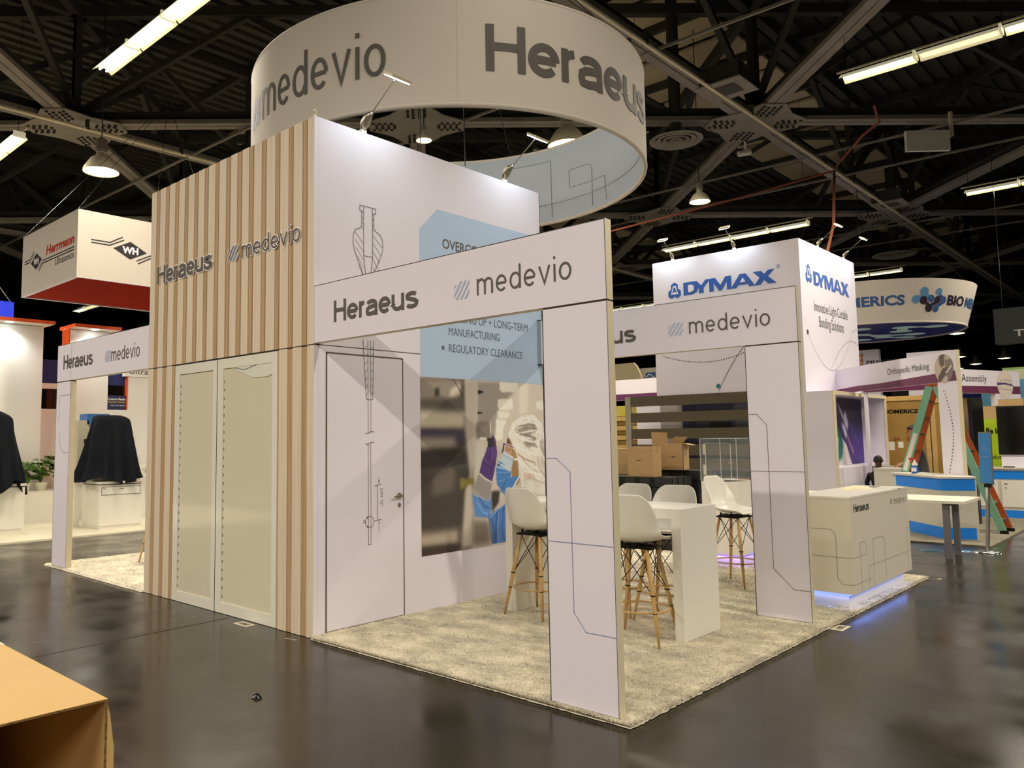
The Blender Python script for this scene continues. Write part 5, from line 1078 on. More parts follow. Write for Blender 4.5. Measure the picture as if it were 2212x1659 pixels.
MB().prism([(0, 0), (.26, 0), (.40, .14), (.16, .15)], (x0+.32, y0, z1), (1, 0, 0), (0, -.5, .8), (0, .005, 0)).build('flap', M_card, t)
MB().prism([(0, 0), (.21, 0), (.2, .16), (.02, .16)], (x1, y0, z1), (0, 1, 0), (.9, 0, -.2), (.005, 0, .003)).build('flap', M_card, t)
Face((0, y0, 0), (1, 0, 0), (0, 0, 1)).text('lettering', 'LUMENGO', -1.38, -1.30, 1.26, 1.28, M_dark, t, .03)
M_case = mat('black_hard_case', '1B1C19', .5)
for (x0, x1, y0, y1, z0, z1, lb) in ((-2.9, -1.05, 7.9, 8.7, .02, .95, 'black ribbed hard transport case under the closed carton'), (-1.9, -.95, 8.75, 9.4, .02, 1.035, 'black hard transport case under the open carton')):
    t = thing('transport_case', lb, 'hard case', (x0, y0, z0)); MB().box(x0+.02, x1-.02, y0+.02, y1-.02, z0, z1-.17).build('case_body', M_case, t)
    MB().box(x0, x1, y0, y1, z1-.16, z1).build('lid', M_case, t); r_ = MB(); l_ = MB()
    for k in range(int((x1-x0)/.28)):
        for j in range(3): r_.box(x0+.1+k*.28+j*.03, x0+.115+k*.28+j*.03, y0-.015, y0+.0, z1-.15, z1-.01)
    r_.build('rib', M_case, t, kind='stuff')
    for k in range(2): l_.box(x0+.35+k*(x1-x0-.8), x0+.45+k*(x1-x0-.8), y0-.025, y0+.02, z1-.3, z1-.12)
    for k in range(3): l_.box(x1-.02, x1+.015, y0+.12+k*.2, y0+.16+k*.2, z1-.4, z1-.02)
    l_.build('latch', mat('latch_grey', '34352F', .5), t)
t = thing('pallet_stack', 'stack of pale pine pallets left of the slatted screen', 'pallets', (-5.05, 12.6, 0))
for k in range(9):
    z_ = k*.225+.1; MB().box(-5.2, -4.3, 12.6, 13.5, z_+.1, z_+.21).build('pallet_board', M_pine, t); MB().box(-5.15, -4.35, 12.64, 13.5, z_, z_+.1).build('pallet_block', M_ply, t)
MB().box(-4.98, -4.55, 12.62, 13.4, 2.12, 2.36).build('top_board', mat('yellow_board', 'BDB04A', .7), t)
t = thing('blue_drum', 'dark blue panel standing above the pine pallets', 'panel', (-4.9, 13.6, 0)); MB().box(-4.95, -4.4, 13.6, 13.7, 2.0, 2.55).build('panel', mat('petrol_blue', '1F5478', .5), t); MB().box(-4.92, -4.88, 13.62, 13.68, 0, 2.0).build('post', M_alu, t)

# ---------------------------------------------------------------- hanging signs further back
BXc, BYc, BR0, BR1, BZ0, BZ1 = -1.95, 21.7, 2.55, 2.85, 4.6, 5.72
t = thing('round_banner', 'tapered round banner with blue BIOMERICS lettering and navy underside', 'hanging banner', (BXc, BYc, BZ0))
def bc(a, z, e=0): r = BR0+(BR1-BR0)*(z-BZ0)/(BZ1-BZ0)+e; q = math.radians(a); return (BXc+r*math.cos(q), BYc+r*math.sin(q), z)
mb = MB(); n = 96
for k in range(n+1): mb.v += [bc(360*k/n, BZ0), bc(360*k/n, BZ1)]
mb.f = [(2*k, 2*k+2, 2*k+3, 2*k+1) for k in range(n)]; mb.mi = [0]*n; mb.build('outer_skin', M_ringout, t, smooth=True)
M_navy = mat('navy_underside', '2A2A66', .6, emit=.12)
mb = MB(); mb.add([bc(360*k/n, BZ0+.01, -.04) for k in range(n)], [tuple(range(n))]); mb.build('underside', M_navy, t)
mb = MB(); mb.ring((BXc, BYc, BZ0), BR0-.01, .03, 80, 6); mb.build('rim_tube', M_ringout, t, smooth=True)
us = Face((BXc, BYc, BZ0+.009), (0, 1, 0), (1, 0, 0)); mb = MB()
def blobline(P, r):
    for (p, q) in zip(P, P[1:]): us.line(mb, [p, q], r*.9, .006)
    for p in P: us.disc(mb, p[0], p[1], r, .0065, 16)
for P, r in (([(-.3, 1.9), (-.7, 1.2), (.2, .9)], .3), ([(1.2, 1.0), (.9, .2), (.2, -.2)], .3), ([(-1.2, .2), (-.9, -.7), (.0, -1.0)], .3), ([(1.6, -.6), (.9, -1.2)], .3), ([(1.9, .6), (1.4, .1)], .26)): blobline(P, r)
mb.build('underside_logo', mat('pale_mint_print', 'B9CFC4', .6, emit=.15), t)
M_grad = mat('steel_blue_print', '34588C', .5); M_grad2 = mat('light_blue_print', '5B8EBB', .5); M_dkp = mat('aubergine_print', '2A1C2E', .5)
for k in range(5):
    o_ = k*72; wb_ = lambda a, z: bc(a, z, .01)
    F0.text('lettering', 'BIO', -99+o_, -84+o_, 5.03, 5.30, M_dkp, t, .035, wrap=wb_); F0.text('lettering', 'MERICS', -82+o_, -53+o_, 5.03, 5.30, M_grad, t, .035, wrap=wb_)
    mb = MB(); m2 = MB(); m3 = MB(); W2 = 180/PI/2.7*.95
    def dd(m, x, z, r=.11): m.add([wb_(-38.5+o_+(x+r*math.cos(q_*PI/8))*W2, z+r*math.sin(q_*PI/8)) for q_ in range(16)], [tuple(range(16))])
    dd(mb, -.42, 5.17); dd(mb, -.2, 5.37, .12); dd(mb, .24, 5.37, .1); dd(m2, .02, 5.19, .1); dd(m2, .42, 5.16, .1); dd(m2, .2, 4.94, .1); dd(m3, -.2, 5.15, .11); dd(m3, .22, 5.16, .1); dd(m3, -.02, 4.95, .11)
    for (m_, x0_, z0_, x1_, z1_) in ((mb, -.42, 5.17, -.2, 5.3), (mb, -.2, 5.3, .02, 5.22), (m3, -.2, 5.15, -.02, 5.0), (m3, .0, 5.0, .22, 5.12), (m2, .24, 5.3, .42, 5.2), (m2, .42, 5.1, .2, 4.98)):
        dx, dz = x1_-x0_, z1_-z0_; l_ = math.hypot(dx, dz); nx_, nz_ = -dz/l_*.045, dx/l_*.045
        m_.add([wb_(-38.5+o_+(x_)*W2, z_) for x_, z_ in ((x0_-nx_, z0_-nz_), (x1_-nx_, z1_-nz_), (x1_+nx_, z1_+nz_), (x0_+nx_, z0_+nz_))], [(0, 1, 2, 3)])
    mb.build('logo_mark', M_grad2, t); m2.build('logo_mark', M_grad, t); m3.build('logo_mark', M_dkp, t)
hg = MB()
for a in (0, 90, 180, 270): hg.tube([bc(a-70, BZ1), (BXc, BYc, 9)], .008, 4)
hg.build('hanging_wire', M_black, t, kind='stuff')
t = thing('dark_hanging_sign', 'dark green grey hanging sign with pale lettering at the right edge', 'hanging sign', (1.55, 20, 3.85)); MB().box(1.53, 4.5, 20, 20.4, 3.84, 4.73).build('body', mat('dark_slate', '1E2422', .7), t)
Face((0, 20, 0), (1, 0, 0), (0, 0, 1)).text('lettering', 'TRAINING', 1.93, 3.6, 4.0, 4.17, mat('pale_letter2', 'B8B4AC', .6), t, .01)
hg = MB(); hg.tube([(1.7, 20.2, 4.73), (1.7, 20.2, 9)], .008, 4); hg.tube([(4.3, 20.2, 4.73), (4.3, 20.2, 9)], .008, 4); hg.build('hanging_wire', M_black, t, kind='stuff')
t = thing('far_sign_wall', 'white far booth wall with orange square mark, right of the blue logo tower', 'booth wall', (-2.6, 22, 0)); MB().box(-4.0, -1.708, 22, 22.2, 0, 4.15).build('wall', M_fab, t); F = Face((0, 22, 0), (1, 0, 0), (0, 0, 1)); mb = MB()
for i in range(2):
    for j in range(3): F.poly(mb, [(-2.28+i*.08, 3.93-j*.15), (-2.22+i*.08, 3.93-j*.15), (-2.22+i*.08, 4.05-j*.15), (-2.28+i*.08, 4.05-j*.15)], .003)
mb.build('logo_mark', mat('orange_print', 'D2702E', .6), t); F.text('lettering', 'PRECISION', -2.05, -.9, 3.70, 3.82, M_txt, t, .02)
for (x0, x1, y, z0, z1, m, lb) in ((-1.70, -.3, 23, 0, 3.85, M_hall, 'dark grey far booth wall behind the Orthopedic header'), (-.6, .45, 20.5, 0, 3.83, M_fab, 'plain white far booth wall behind the Orthopedic header'),
                               (1.0, 4, 24, 0, 3.5, mat('sage_green', 'B8C49A', .6), 'pale green far booth wall at the right edge above the Assembly header'),
                               (-10.5, -8.7, 20, 3.3, 4.15, mat('tan_board', 'A99C7A', .7), 'tan far sign board above the purple header band'), (-8.75, -7.9, 20.2, 3.3, 3.95, mat('grey_board', 'A3A090', .7), 'grey far sign board with small blue wave emblem')):
    t = thing('distant_booth', lb, 'booth wall', (x0, y, z0))
    if z0 > 0: MB().prism([(x0, z0), (x1+.28 if x0 < -9 else x1, z0), (x1+.15 if x0 < -9 else x1, z0+.4), (x1, z1-.12), (x1-.12, z1), (x0, z1)], (0, y, 0), (1, 0, 0), (0, 0, 1), (0, .12, 0)).build('panel', m, t); MB().box(x0+.2, x0+.26, y+.05, y+.1, 0, z0).build('post', M_alu, t)
    else: MB().box(x0, x1, y, y+.15, z0, z1).build('panel', m, t)
    if 'emblem' in lb:
        F = Face((0, y, 0), (1, 0, 0), (0, 0, 1)); mb = MB(); F.poly(mb, [(-8.47, 3.62), (-8.09, 3.62), (-8.09, 3.79), (-8.47, 3.79)], .003); mb.build('emblem', mat('deep_blue', '24427E', .6), t); mb = MB(); F.line(mb, [(-8.42, 3.66), (-8.33, 3.73), (-8.26, 3.7), (-8.16, 3.62)], .02, .005); mb.build('emblem', M_white, t)
    if 'green' in lb:
        F = Face((0, y, 0), (1, 0, 0), (0, 0, 1)); mb = MB(); F.poly(mb, [(1.0, 3.44), (4, 3.44), (4, 3.5), (1, 3.5)], .003); mb.build('green_edge', mat('green_edge', '7FA05A', .6), t); mb = MB(); F.disc(mb, 1.6, 3.0, .12, .004); F.poly(mb, [(1.5, 2.4), (1.62, 2.4), (1.66, 2.95), (1.54, 2.95)], .004); mb.build('figure_print', M_dkp, t)
# generic far booths filling the deep background
for k, (x, y, w, h, m) in enumerate(((-14, 34, 6, 3, M_fab), (-6, 40, 5, 3.4, M_navy), (-24, 30, 6, 3.2, M_fab), (-1.5, 46, 3, 3.0, mat('mid_grey', '9A948F', .7)), (-34, 24, 5, 3.3, M_fab), (-40, 14, 5, 3, M_fab))):
    t = thing('far_booth', ('plain white', 'navy', 'white', 'grey', 'white', 'white')[k]+' block of a distant booth, %s' % ('deep centre left of the hall', 'deep centre of the hall', 'left of the hall centre', 'deep right of the hall', 'far left of the hall', 'leftmost behind the planters')[k], 'booth wall', (x, y, 0)); MB().box(x, x+w, y, y+.3, 0, h).build('wall', m, t); MB().box(x, x+w, y-.6, y+.9, h, h+.15).build('fascia', m, t)

# ---------------------------------------------------------------- left booth: sign, walls, cabinets, draped machines, plants
M_red = mat('red_orange_lining', '8E1E06', 1, spec=.1); M_oredge = mat('orange_edge', 'E2581E', .5); M_redtxt = mat('red_print', 'C0341C', .5); M_blk = mat('black_print', '2A2628', .5)
sx1, sx0, sy0, sy1, sz0, sz1 = -9.0, -11.85, 1.44, 4.17, 4.6, 5.835
t = thing('box_sign', 'square hanging box sign with diamond WH logo and red underside', 'hanging sign', (sx0, sy0, sz0))
for bx in ((sx0, sx1-.0405, sy0, sy0+.04), (sx0, sx1-.0405, sy1-.04, sy1), (sx0, sx0+.04, sy0+.0405, sy1-.0405), (sx1-.04, sx1, sy0, sy1)): MB().box(*bx, sz0, sz1).build('side_skin', M_ringout, t)
MB().box(sx0+.05, sx1-.05, sy0+.05, sy1-.05, sz0+.012, sz0+.03).build('underside', M_red, t); mb = MB()
mb.box(sx0, sx1-.051, sy0, sy0+.05, sz0-.012, sz0-.001).box(sx0, sx1-.051, sy1-.05, sy1, sz0-.012, sz0-.001).box(sx0, sx0+.05, sy0+.051, sy1-.051, sz0-.012, sz0-.001).box(sx1-.05, sx1, sy0, sy1, sz0-.012, sz0-.001).build('rim', M_fab, t)
FA = Face((0, sy0, 0), (1, 0, 0), (0, 0, 1)); FB = Face((sx1, 0, 0), (0, 1, 0), (0, 0, 1))
FA.text('lettering', 'Herrmann', -10.53, -9.14, 5.235, 5.42, M_redtxt, t, .035, shear=.15); FA.text('lettering', 'Ultrasonics', -10.05, -9.15, 4.965, 5.095, M_blk, t, 0, shear=.1)
def wh(F, cx, cz, hw, hh, la, ra, t):
    mb = MB(); F.poly(mb, [(cx-hw, cz), (cx, cz+hh), (cx+hw, cz), (cx, cz-hh)], .003); mb.build('diamond_mark', M_blk, t); F.text('lettering', 'WH', cx-hw*.48, cx+hw*.48, cz-hh*.4, cz+hh*.4, M_fab, t, .05, .006)
    mb = MB()
    for k in (0, 1):
        e = .052*k; F.line(mb, [(la, cz+.04+e), (cx-hw*1.2, cz+.04+e), (cx-.14-.03*k+.01, cz+hh*1.04+.10*k*.5)], .022); F.line(mb, [(cx+.14+.03*k-.01, cz-hh*1.04-.1*k*.5), (cx+hw*1.2, cz-.04-e), (ra, cz-.04-e)], .022)
    mb.build('speed_line', M_blk, t)
wh(FA, -11.045, 5.205, .30, .165, -11.7, -9.15, t); wh(FB, 2.41, 5.22, .325, .17, 1.69, 3.2, t)
hg = MB()
for (x, y) in ((sx0, sy0), (sx1, sy0), (sx0, sy1), (sx1, sy1)): hg.tube([(x, y, sz1), ((sx0+sx1)/2, (sy0+sy1)/2+1, 9)], .006, 4)
hg.build('hanging_wire', M_black, t, kind='stuff')
WX = -12.5
t = thing('booth_platform', 'low white raised platform floor of the left booth', 'platform', (-8.75, -6, 0)); MB().box(-20, -8.75, -6, 9, 0, .03).build('deck', mat('white_vinyl', 'E6DFC6', .35), t)
def canopy(y0, y1, yw0, yw1, label):
    t = thing('canopy_wall', label, 'booth wall', (WX, yw0, 0)); MB().box(WX-.1, WX, yw0, yw1, .03, 4.12).build('wall_panel', M_wall, t)
    MB().box(WX-.45, WX+.42, y0, y1, 4.13, 4.16).build('canopy', M_wall, t); e = MB(); e.box(WX+.4205, WX+.435, y0, y1, 4.13, 4.20); e.box(WX-.45, WX+.435, y0-.012, y0, 4.13, 4.20); e.box(WX-.45, WX+.435, y1, y1+.012, 4.13, 4.20); e.build('canopy_edge', M_oredge, t)
    MB().lathe((WX+.22, (y0+y1)/2, 4.12), [(.07, 0), (.001, .0)], 14).build('downlight', M_led, t)
    l = bpy.data.lights.new('downlight_glow', 'SPOT'); l.energy = 60; l.spot_size = 2.4; l.spot_blend = .8; l.color = (.95, 1, .92); l.shadow_soft_size = .05; o = bpy.data.objects.new('downlight_glow', l); COL.objects.link(o); o.location = (WX+.22, (y0+y1)/2, 4.1)
    return t
canopy(.55, 2.19, -.6, 2.12, 'white wall with orange edged canopy and downlight, leftmost'); canopy(2.62, 3.62, 2.56, 3.53, 'white wall with orange edged canopy above the left portal header')
MB2 = MB().box(WX-.1, WX+.3, 2.54, 2.56, .03, 4.1); meta(MB2.build('orange_fin', M_oredge), 'thin orange fin along the left side of the second canopy wall', 'fin')
t = thing('link_wall', 'recessed white wall with navy panel and dark window between the canopy walls', 'booth wall', (WX-.2, 2.12, 0))
MB().box(WX-.3, WX-.2, 2.12, 2.56, .03, 2.37).build('lower_panel', M_wall, t); MB().box(WX-.3, WX-.2, 2.12, 2.56, 2.81, 2.925).build('rail_panel', M_wall, t); MB().box(WX-.3, WX-.2, 2.12, 2.56, 2.925, 3.44).build('navy_panel', mat('navy_blue', '1B2463', .6), t); 
MB().box(WX-.34, WX-.3, 2.12, 2.56, 2.37, 2.81).build('dark_window', mat('dark_glass', '14110D', .1), t)
t = thing('poster_wall', 'white wall with a narrow opening, navy banner and poster, behind the draped machine', 'booth wall', (WX, 3.53, 0))
MB().box(WX-.1, WX, 3.53, 3.99, .03, 2.365).build('lower_panel', M_wall, t); MB().box(WX-.1, WX, 3.99, 8, .03, 3.14).build('wall_panel', M_wall, t); MB().box(WX-.1, WX+.04, 3.9, 8, 3.14, 3.42).build('header', M_wall, t)
MB().box(WX-.14, WX-.1, 3.53, 3.99, 2.93, 3.3).build('navy_panel', mat('navy_blue', '1B2463', .6), t); MB().box(WX-.14, WX-.1, 3.53, 3.99, 2.70, 2.93).build('dark_window', mat('dark_glass', '14110D', .1), t)
MB().box(WX-.09, WX-.02, 3.53, 3.97, 2.375, 2.69).build('poster', mat('poster_navy', '1E2350', .5), t); MB().box(WX-.1, WX+.01, 3.965, 3.99, 2.365, 3.14).build('orange_trim', M_oredge, t)
FW = Face((WX-.02, 0, 0), (0, 1, 0), (0, 0, 1)); FW.text('lettering', 'Custom Plastic', 3.54, 3.955, 2.585, 2.635, W_, t, .03); FW.text('lettering', 'Capital Medic', 3.54, 3.955, 2.515, 2.565, mat('gold_print', 'C7A050', .5), t, .03); FW.text('lettering', 'THIS IS NOT MAGIC', 3.60, 3.95, 2.45, 2.48, W_, t, .01)
Face((WX+.04, 0, 0), (0, 1, 0), (0, 0, 1)).text('lettering', 'Ultrasonics', 4.0, 5.0, 3.2, 3.33, M_blk, t, 0, shear=.12)
t = thing('blue_flag_sign', 'bright blue hanging sign at the far left edge', 'hanging sign', (-13, .2, 4.27)); MB().box(-13.05, -13, -.6, 1.665, 4.27, 4.67).build('panel', mat('bright_blue', '2038E0', .5, emit=.35), t); MB().tube([(-13.02, 1.6, 4.67), (-13.02, .9, 5.6)], .01, 5).build('wire', M_nickel, t)
# cabinets
def cab(x0, x1, y0, y1, label, drawer=True):
    t = thing('machine_cabinet', label, 'cabinet', (x0, y0, .03)); MB().box(x0, x1, y0, y1, .1, .84).build('body', M_white, t); MB().box(x0+.02, x1-.02, y0+.02, y1-.02, .03, .1).build('plinth', M_white, t)
    MB().box(x0-.02, x1+.02, y0-.02, y1+.02, .86, .905).build('worktop', M_white, t); MB().box(x0+.02, x1-.02, y0+.02, y1-.02, .84, .86).build('shadow_gap', M_dark, t)
    F = Face((x1, 0, 0), (0, 1, 0), (0, 0, 1))
    if drawer:
        d = MB().box(x1, x1+.012, y0+.05, y1-.05, .665, .80).build('drawer', M_white, t); e = MB(); F.line(e, [(y0+.04, .66), (y1-.04, .66), (y1-.04, .805), (y0+.04, .805)], .006, .003, True); e.build('drawer_gap', M_dark, t)
        MB().box(x1+.012, x1+.02, (y0+y1)/2-.04, (y0+y1)/2+.04, .76, .772).build('handle', M_steel, d); MB().box(x1+.012, x1+.016, y0+.07, y0+.09, .77, .785).build('lock', M_dark, d)
        F2 = Face((x1+.02, 0, 0), (0, 1, 0), (0, 0, 1)); F2.text('lettering', 'Herrmann', y1-.15, y1-.02, .872, .892, M_redtxt, t, .02); e = MB(); F2.poly(e, [(y1-.21, .882), (y1-.19, .892), (y1-.17, .882), (y1-.19, .872)], .003); e.build('diamond_mark', M_blk, t)
    return t
cab(-10.2, -9.4, 2.12, 2.94, 'white cabinet with drawer under the black draped machine by the portal'); cab(-11.0, -10.2, .25, 1.10, 'white cabinet at the left edge under the first draped machine', False)
t = thing('knob_cabinet', 'narrow white cabinet peeking out left of the wooden tower', 'cabinet', (-11.9, 3.72, .03)); MB().box(-11.9, -11.2, 3.72, 4.6, .03, 1.06).build('body', M_white, t); MB().box(-11.92, -11.18, 3.7, 4.62, 1.06, 1.12).build('top', M_white, t); MB().tube([(-11.2, 3.86, 1.0), (-11.16, 3.86, 1.0)], .03, 10).build('knob', M_steel, t)
mb = MB(); mb.tube([(-9.9, 2.5, .905), (-9.9, 2.5, .96)], .05, 14)
t = thing('draped_machine', 'machine base with a red button showing under the black cloth', 'machine', (-9.9, 2.5, .905)); MB().box(-10.05, -9.6, 2.25, 2.8, .905, 1.0).build('base', M_alu, t); MB().tube([(-9.6, 2.5, .955), (-9.58, 2.5, .955)], .035, 14).build('stop_button', mat('button_red', 'C04820', .4), t); MB().box(-10.0, -9.75, 2.3, 2.7, 1.0, 2.03).build('press_column', M_alu, t)
t = thing('grey_machine', 'pale grey machine column with blue top left of the draped machine', 'machine', (-10.55, 2.0, .9)); MB().box(-10.6, -10.3, 2.05, 2.25, .905, 2.06).build('column', mat('machine_grey', 'B9B49E', .5), t); MB().box(-10.65, -10.35, 2.25, 2.62, .905, 2.14).build('column', mat('machine_white', 'D6D2C4', .5), t)
MB().box(-10.68, -10.3, 2.22, 2.65, 1.98, 2.19).build('blue_cap', mat('machine_blue', '2F66A8', .4), t); MB().box(-10.31, -10.29, 2.17, 2.22, 1.62, 1.7).build('catch', M_black, t)
t2 = thing('side_table', 'small plain white stand carrying the grey machine column', 'stand', (-10.7, 1.98, .03)); MB().box(-10.7, -10.25, 2.0, 2.1, .03, .9).build('post', M_white, t2); MB().box(-10.72, -10.22, 1.98, 2.7, .87, .905).build('top', M_white, t2)
def drape(cx, cy, rings, label, n=96, seed=1):
    """rings: (z, half x, half y, fold, squareness, dx, dy)"""
    mb = MB(); vs = []; R_ = random.Random(seed); ph = [R_.uniform(0, 6.28) for _ in range(6)]
    for (z, hx, hy, fold, sq, dx, dy, zv) in rings:
        for k in range(n):
            a = 2*PI*k/n; c, s = math.cos(a), math.sin(a); r = (abs(c)**sq+abs(s)**sq)**(-1/sq); f = 1+fold*(math.sin(13*a+ph[0])*.5+math.sin(21*a+ph[1])*.3+math.sin(7*a+ph[2])*.35)
            vs.append((cx+dx+hx*c*r*f, cy+dy+hy*s*r*f, z+zv*(math.sin(3*a+ph[3])*.6+math.sin(5*a+ph[4])*.4)))
    m = len(rings); fs = [(i*n+k, i*n+(k+1) % n, (i+1)*n+(k+1) % n, (i+1)*n+k) for i in range(m-1) for k in range(n)]; fs.append(tuple((m-1)*n+k for k in range(n))); mb.add(vs, fs)
    o = mb.build('black_drape', M_black_cloth, smooth=True); md = o.modifiers.new('sub', 'SUBSURF'); md.levels = 0; md.render_levels = 1; return meta(o, label, 'cloth cover')
drape(-9.72, 2.44, [(.92, .42, .55, .26, 3, 0, -.02, .07), (1.05, .36, .50, .24, 3, 0, -.01, .02), (1.35, .30, .44, .19, 3.5, 0, 0, 0), (1.7, .24, .38, .12, 4, 0, .0, 0), (1.98, .20, .34, .02, 5, 0, 0, 0), (2.08, .19, .32, .005, 6, 0, 0, 0), (2.13, .15, .25, 0, 5, 0, -.05, 0), (2.15, .10, .2, 0, 5, 0, -.06, 0)], 'black cloth draped over a tall machine on the white drawer cabinet', seed=3)
drape(-10.45, .55, [(.80, .48, .52, .22, 2.6, .05, 0, .16), (1.05, .44, .50, .2, 2.8, .05, 0, .03), (1.4, .36, .43, .15, 3.2, .02, 0, 0), (1.8, .30, .38, .04, 4, 0, .0, 0), (2.05, .26, .35, .01, 6, 0, 0, 0), (2.12, .24, .33, 0, 6, 0, 0, 0), (2.27, .1, .12, 0, 3, 0, -.05, 0)], 'black cloth hanging low over a machine at the left photo edge', seed=5)
# planter and plants
t = thing('planter_bench', 'long low white bench carrying the potted plants', 'planter bench', (-12.45, 1.0, .03)); MB().box(-12.45, -11.75, -.5, 3.4, .03, .64).build('body', M_white, t); MB().box(-12.46, -11.74, -.5, 3.41, .64, .66).build('top', M_white, t)
M_leaf = mat('monstera_leaf', '3F5E1E', .4, noise=(6, .6, '6B8E34')); M_stem = mat('leaf_stem', '6E8A3A', .5)
lf = MB(); L_ = [(0, 0), (.05, -.03), (.09, .0), (.10, .05), (.085, .10), (.05, .15), (0, .19), (-.05, .15), (-.085, .10), (-.10, .05), (-.09, 0), (-.05, -.03)]
lf.add([(x, y, -.25*x*x/.1-.6*y*y) for x, y in L_]+[(0, .07, .012)], [(i, (i+1) % 12, 12) for i in range(12)])
leaf0 = None
def plant(x, y, label, seed, s=1):
    global leaf0
    R_ = random.Random(seed); t = thing('potted_plant', label, 'potted plant', (x, y, .66), 'potted monstera plants on the white bench'); MB().lathe((x, y, .66), [(.001, 0), (.10, 0), (.135, .17), (.125, .17), (.12, .14), (.001, .14)], 20).build('pot', mat('cream_pot', 'DCD6BC', .4), t, smooth=2)
    st = MB()
    for k in range(30):
        a = R_.uniform(0, 2*PI); r = R_.uniform(.04, .22)*s; h = R_.uniform(.18, .62)*s; p = Vector((r*math.cos(a), r*math.sin(a), .1+h)); st.tube([(x, y, .8), (x+p.x*.5, y+p.y*.5, .66+p.z*.75), (x+p.x, y+p.y, .66+p.z)], .006, 4)
        if leaf0 is None: o = lf.build('leaf', M_leaf); leaf0 = o
        else: o = leaf0.copy(); COL.objects.link(o)
        o.parent = t; o.location = p; o.rotation_euler = (R_.uniform(-.9, .2), R_.uniform(-.4, .4), a-PI/2+R_.uniform(-.5, .5)); q = R_.uniform(.6, 1.0); o.scale = (q, q, q)
    st.build('stem', M_stem, t)
plant(-12.05, 2.0, 'leafy green plant in a cream pot beside the first black drape', 1); plant(-12.05, 2.36, 'leafy green plant in a cream pot just left of the portal column', 2); plant(-12.05, 3.12, 'leafy green plant in a cream pot between portal column and black drape', 3); plant(-12.05, 1.68, 'leafy green plant half hidden by the first black drape', 4, .8)

# ---------------------------------------------------------------- people
def figure(name, J_, E_, mats, regions, label, loc):
    """skinned body: joints {name:(pos,radius)}, edges, regions: fn(v)->material index"""
    me = bpy.data.meshes.new('b'); names = list(J_); me.from_pydata([J_[k][0] for k in names], [(names.index(a), names.index(b)) for a, b in E_], [])
    o = bpy.data.objects.new('b', me); COL.objects.link(o); m = o.modifiers.new('s', 'SKIN'); m.use_smooth_shade = True; sv = me.skin_vertices[0].data if me.skin_vertices else None
    if sv is None:
        bm_ = bmesh.new(); bm_.from_mesh(me); bm_.verts.layers.skin.verify(); bm_.to_mesh(me); bm_.free(); sv = me.skin_vertices[0].data
    for i, k in enumerate(names): r = J_[k][1]; sv[i].radius = r if isinstance(r, tuple) else (r, r); sv[i].use_root = (i == 0)
    s_ = o.modifiers.new('u', 'SUBSURF'); s_.levels = 2
    bpy.context.view_layer.update(); dg = bpy.context.evaluated_depsgraph_get(); ev = o.evaluated_get(dg); nm = bpy.data.meshes.new_from_object(ev); bpy.data.objects.remove(o)
    nm.materials.clear()
    for mm in mats: nm.materials.append(mm)
    for p in nm.polygons: p.material_index = regions(p.center); p.use_smooth = True
    r = bpy.data.objects.new(name, nm); COL.objects.link(r); r.location = loc; return meta(r, label, 'person')
M_skin = mat('skin', 'C08A6A', .5); M_skin2 = mat('skin_dark', '6A4630', .5); M_hair = mat('dark_hair', '1A1410', .6); M_jacket = mat('grey_jacket', '4A4A48', .85); M_trous = mat('dark_trousers', '22242A', .85); M_blackwear = mat('black_sweater', '0E0E10', .85); M_shoe = mat('shoe', '151515', .5)
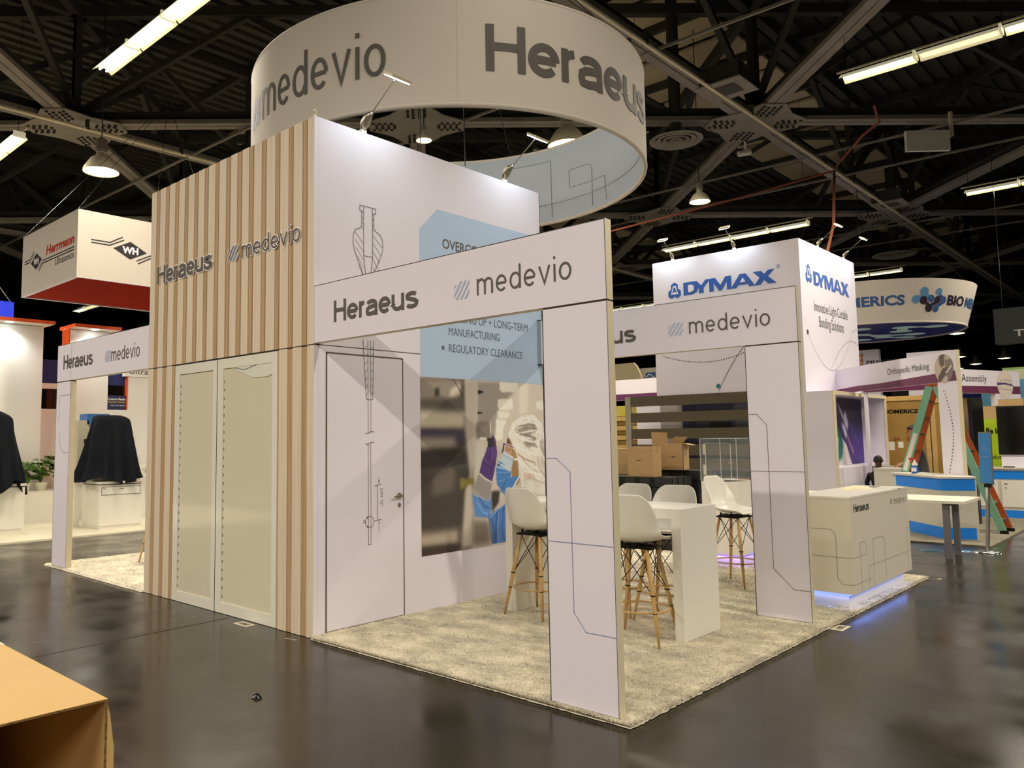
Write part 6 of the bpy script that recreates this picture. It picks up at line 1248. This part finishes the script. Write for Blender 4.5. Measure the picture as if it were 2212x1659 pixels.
def body(lean, arms, sit=False):
    hz = .93 if not sit else .50
    j = {'pelvis': ((0, 0, hz), (.15, .12)), 'waist': ((0, lean*.3, hz+.17), (.145, .11)), 'chest': ((0, lean*.8, hz+.37), (.18, .125)), 'neckb': ((0, lean, hz+.52), (.10, .08)), 'neck': ((0, lean*1.15, hz+.6), .055), 'head': ((0, lean*1.3+.02, hz+.69), (.075, .088)), 'head2': ((0, lean*1.3+.02, hz+.76), (.078, .095)), 'crown': ((0, lean*1.3+.01, hz+.82), (.06, .075))}
    e = [('pelvis', 'waist'), ('waist', 'chest'), ('chest', 'neckb'), ('neckb', 'neck'), ('neck', 'head'), ('head', 'head2'), ('head2', 'crown')]
    for s, n_ in ((-1, 'l'), (1, 'r')):
        j['sh'+n_] = ((s*.19, lean, hz+.46), .062); j['el'+n_] = (arms[0] if s < 0 else arms[1], .045); j['wr'+n_] = (arms[2] if s < 0 else arms[3], .03); w = Vector(j['wr'+n_][0]); d = (w-Vector(j['el'+n_][0])).normalized(); j['pa'+n_] = (tuple(w+d*.07), (.036, .018)); e += [('chest', 'sh'+n_), ('sh'+n_, 'el'+n_), ('el'+n_, 'wr'+n_), ('wr'+n_, 'pa'+n_)]
        sd = d.orthogonal().normalized()
        for f_ in range(4): q = w+d*.08+sd*(f_-1.5)*.018; j['f%d'%f_+n_] = (tuple(q+d*.035), .009); j['g%d'%f_+n_] = (tuple(q+d*(.06+.01*(f_ in (1, 2)))-Vector((0, 0, .015))), .008); e += [('pa'+n_, 'f%d'%f_+n_), ('f%d'%f_+n_, 'g%d'%f_+n_)]
        j['t'+n_] = (tuple(w+d*.03+sd*.045), .010); j['tt'+n_] = (tuple(w+d*.06+sd*.06), .009); e += [('wr'+n_, 't'+n_), ('t'+n_, 'tt'+n_)]
        if sit: j['kn'+n_] = ((s*.12, .42, hz-.02), .07); j['an'+n_] = ((s*.12, .45, .09), .045); j['to'+n_] = ((s*.12, .6, .04), .04)
        else: j['kn'+n_] = ((s*.11, .03, .5), .065); j['an'+n_] = ((s*.11, 0, .09), .045); j['to'+n_] = ((s*.12, .14, .04), .042)
        j['hp'+n_] = ((s*.09, 0, hz-.05), .09); e += [('pelvis', 'hp'+n_), ('hp'+n_, 'kn'+n_), ('kn'+n_, 'an'+n_), ('an'+n_, 'to'+n_)]
    return j, e, hz
def face_bits(parent, hz, y, m_skin, m_hair, beard=False):
    c = Vector((0, y, hz+.77))
    mb = MB(); vs = []; fs = []
    for i in range(9):
        th = PI*i/16*1.15
        for k in range(20): a = 2*PI*k/20; r = math.sin(th); vs.append((c.x+.088*r*math.cos(a), c.y-.012+.104*r*math.sin(a), c.z+.005+.10*math.cos(th)-(.03 if math.sin(a) < -.2 and i > 5 else 0)+(.035 if math.sin(a) > .3 and i > 5 else 0)))
    fs = [(i*20+k, i*20+(k+1) % 20, (i+1)*20+(k+1) % 20, (i+1)*20+k) for i in range(8) for k in range(20)]; mb.add(vs, fs); mb.build('hair', m_hair, parent, smooth=True)
    mb = MB(); mb.tube([c+Vector((0, .085, .0)), c+Vector((0, .112, -.035)), c+Vector((0, .09, -.045))], [.008, .013, .008], 8); mb.build('nose', m_skin, parent, smooth=True)
    for s in (-1, 1): MB().lathe((s*.033, c.y+.082, c.z-.005), [(.001, .010), (.012, .004), (.012, -.004), (.001, -.010)], 8).build('eye', M_dark, parent); MB().tube([c+Vector((s*.082, -.005, .02)), c+Vector((s*.09, -.015, -.01)), c+Vector((s*.082, -.005, -.04))], .012, 6).build('ear', m_skin, parent, smooth=True)
    MB().tube([c+Vector((-.025, .086, -.072)), c+Vector((0, .092, -.074)), c+Vector((.025, .086, -.072))], .006, 6).build('mouth', mat('lip', '8A5548', .5), parent)
j, e, hz = body(.10, ((-.30, .16, 1.14), (.30, .16, 1.14), (-.12, .36, 1.02), (.12, .38, 1.04)))
p = figure('person', j, e, [M_jacket, M_skin, M_trous, M_shoe], lambda v: 1 if (v.z > 1.50 or v.y > .33) else (0 if v.z > .84 else (2 if v.z > .1 else 3)), 'man in a grey jacket looking down behind the stepladder', (0, 0, 0)); WI[p.name] = Matrix.Identity(4)
face_bits(p, hz, .15, M_skin, M_hair); p.location = (1.42, 13.0, .02); p.rotation_euler = (0, 0, math.radians(105)); p.scale = (.98, .98, .98)
j, e, hz = body(.05, ((-.25, .1, .75), (.25, .1, .75), (-.12, .33, .62), (.12, .33, .62)), True)
for k_ in j: j[k_] = ((j[k_][0][0], j[k_][0][1], j[k_][0][2]), j[k_][1])
p = figure('person', j, e, [M_blackwear, M_skin2, M_trous, M_shoe], lambda v: 1 if (v.z > 1.13 or (v.y > .31 and v.z > .56)) else (0 if v.z > .56 else (2 if v.z > .1 else 3)), 'dark haired person in black seated low beside the white plinth', (0, 0, 0)); WI[p.name] = Matrix.Identity(4)
face_bits(p, hz, .085, M_skin2, M_hair); p.location = (.74, 12.7, .02); p.rotation_euler = (0, 0, math.radians(25)); p.scale = (.87, .87, .87)
t = thing('low_stool', 'low black stool under the seated person in black', 'stool', (.74, 12.7, .02)); MB().tube([(.74, 12.7, .33), (.74, 12.7, .36)], .16, 20).build('seat', M_black, t)
for a in (0, 2.1, 4.2): MB().tube([(.74, 12.7, .33), (.74+.14*math.cos(a), 12.7+.14*math.sin(a), .02)], .012, 6).build('leg', M_black, t)
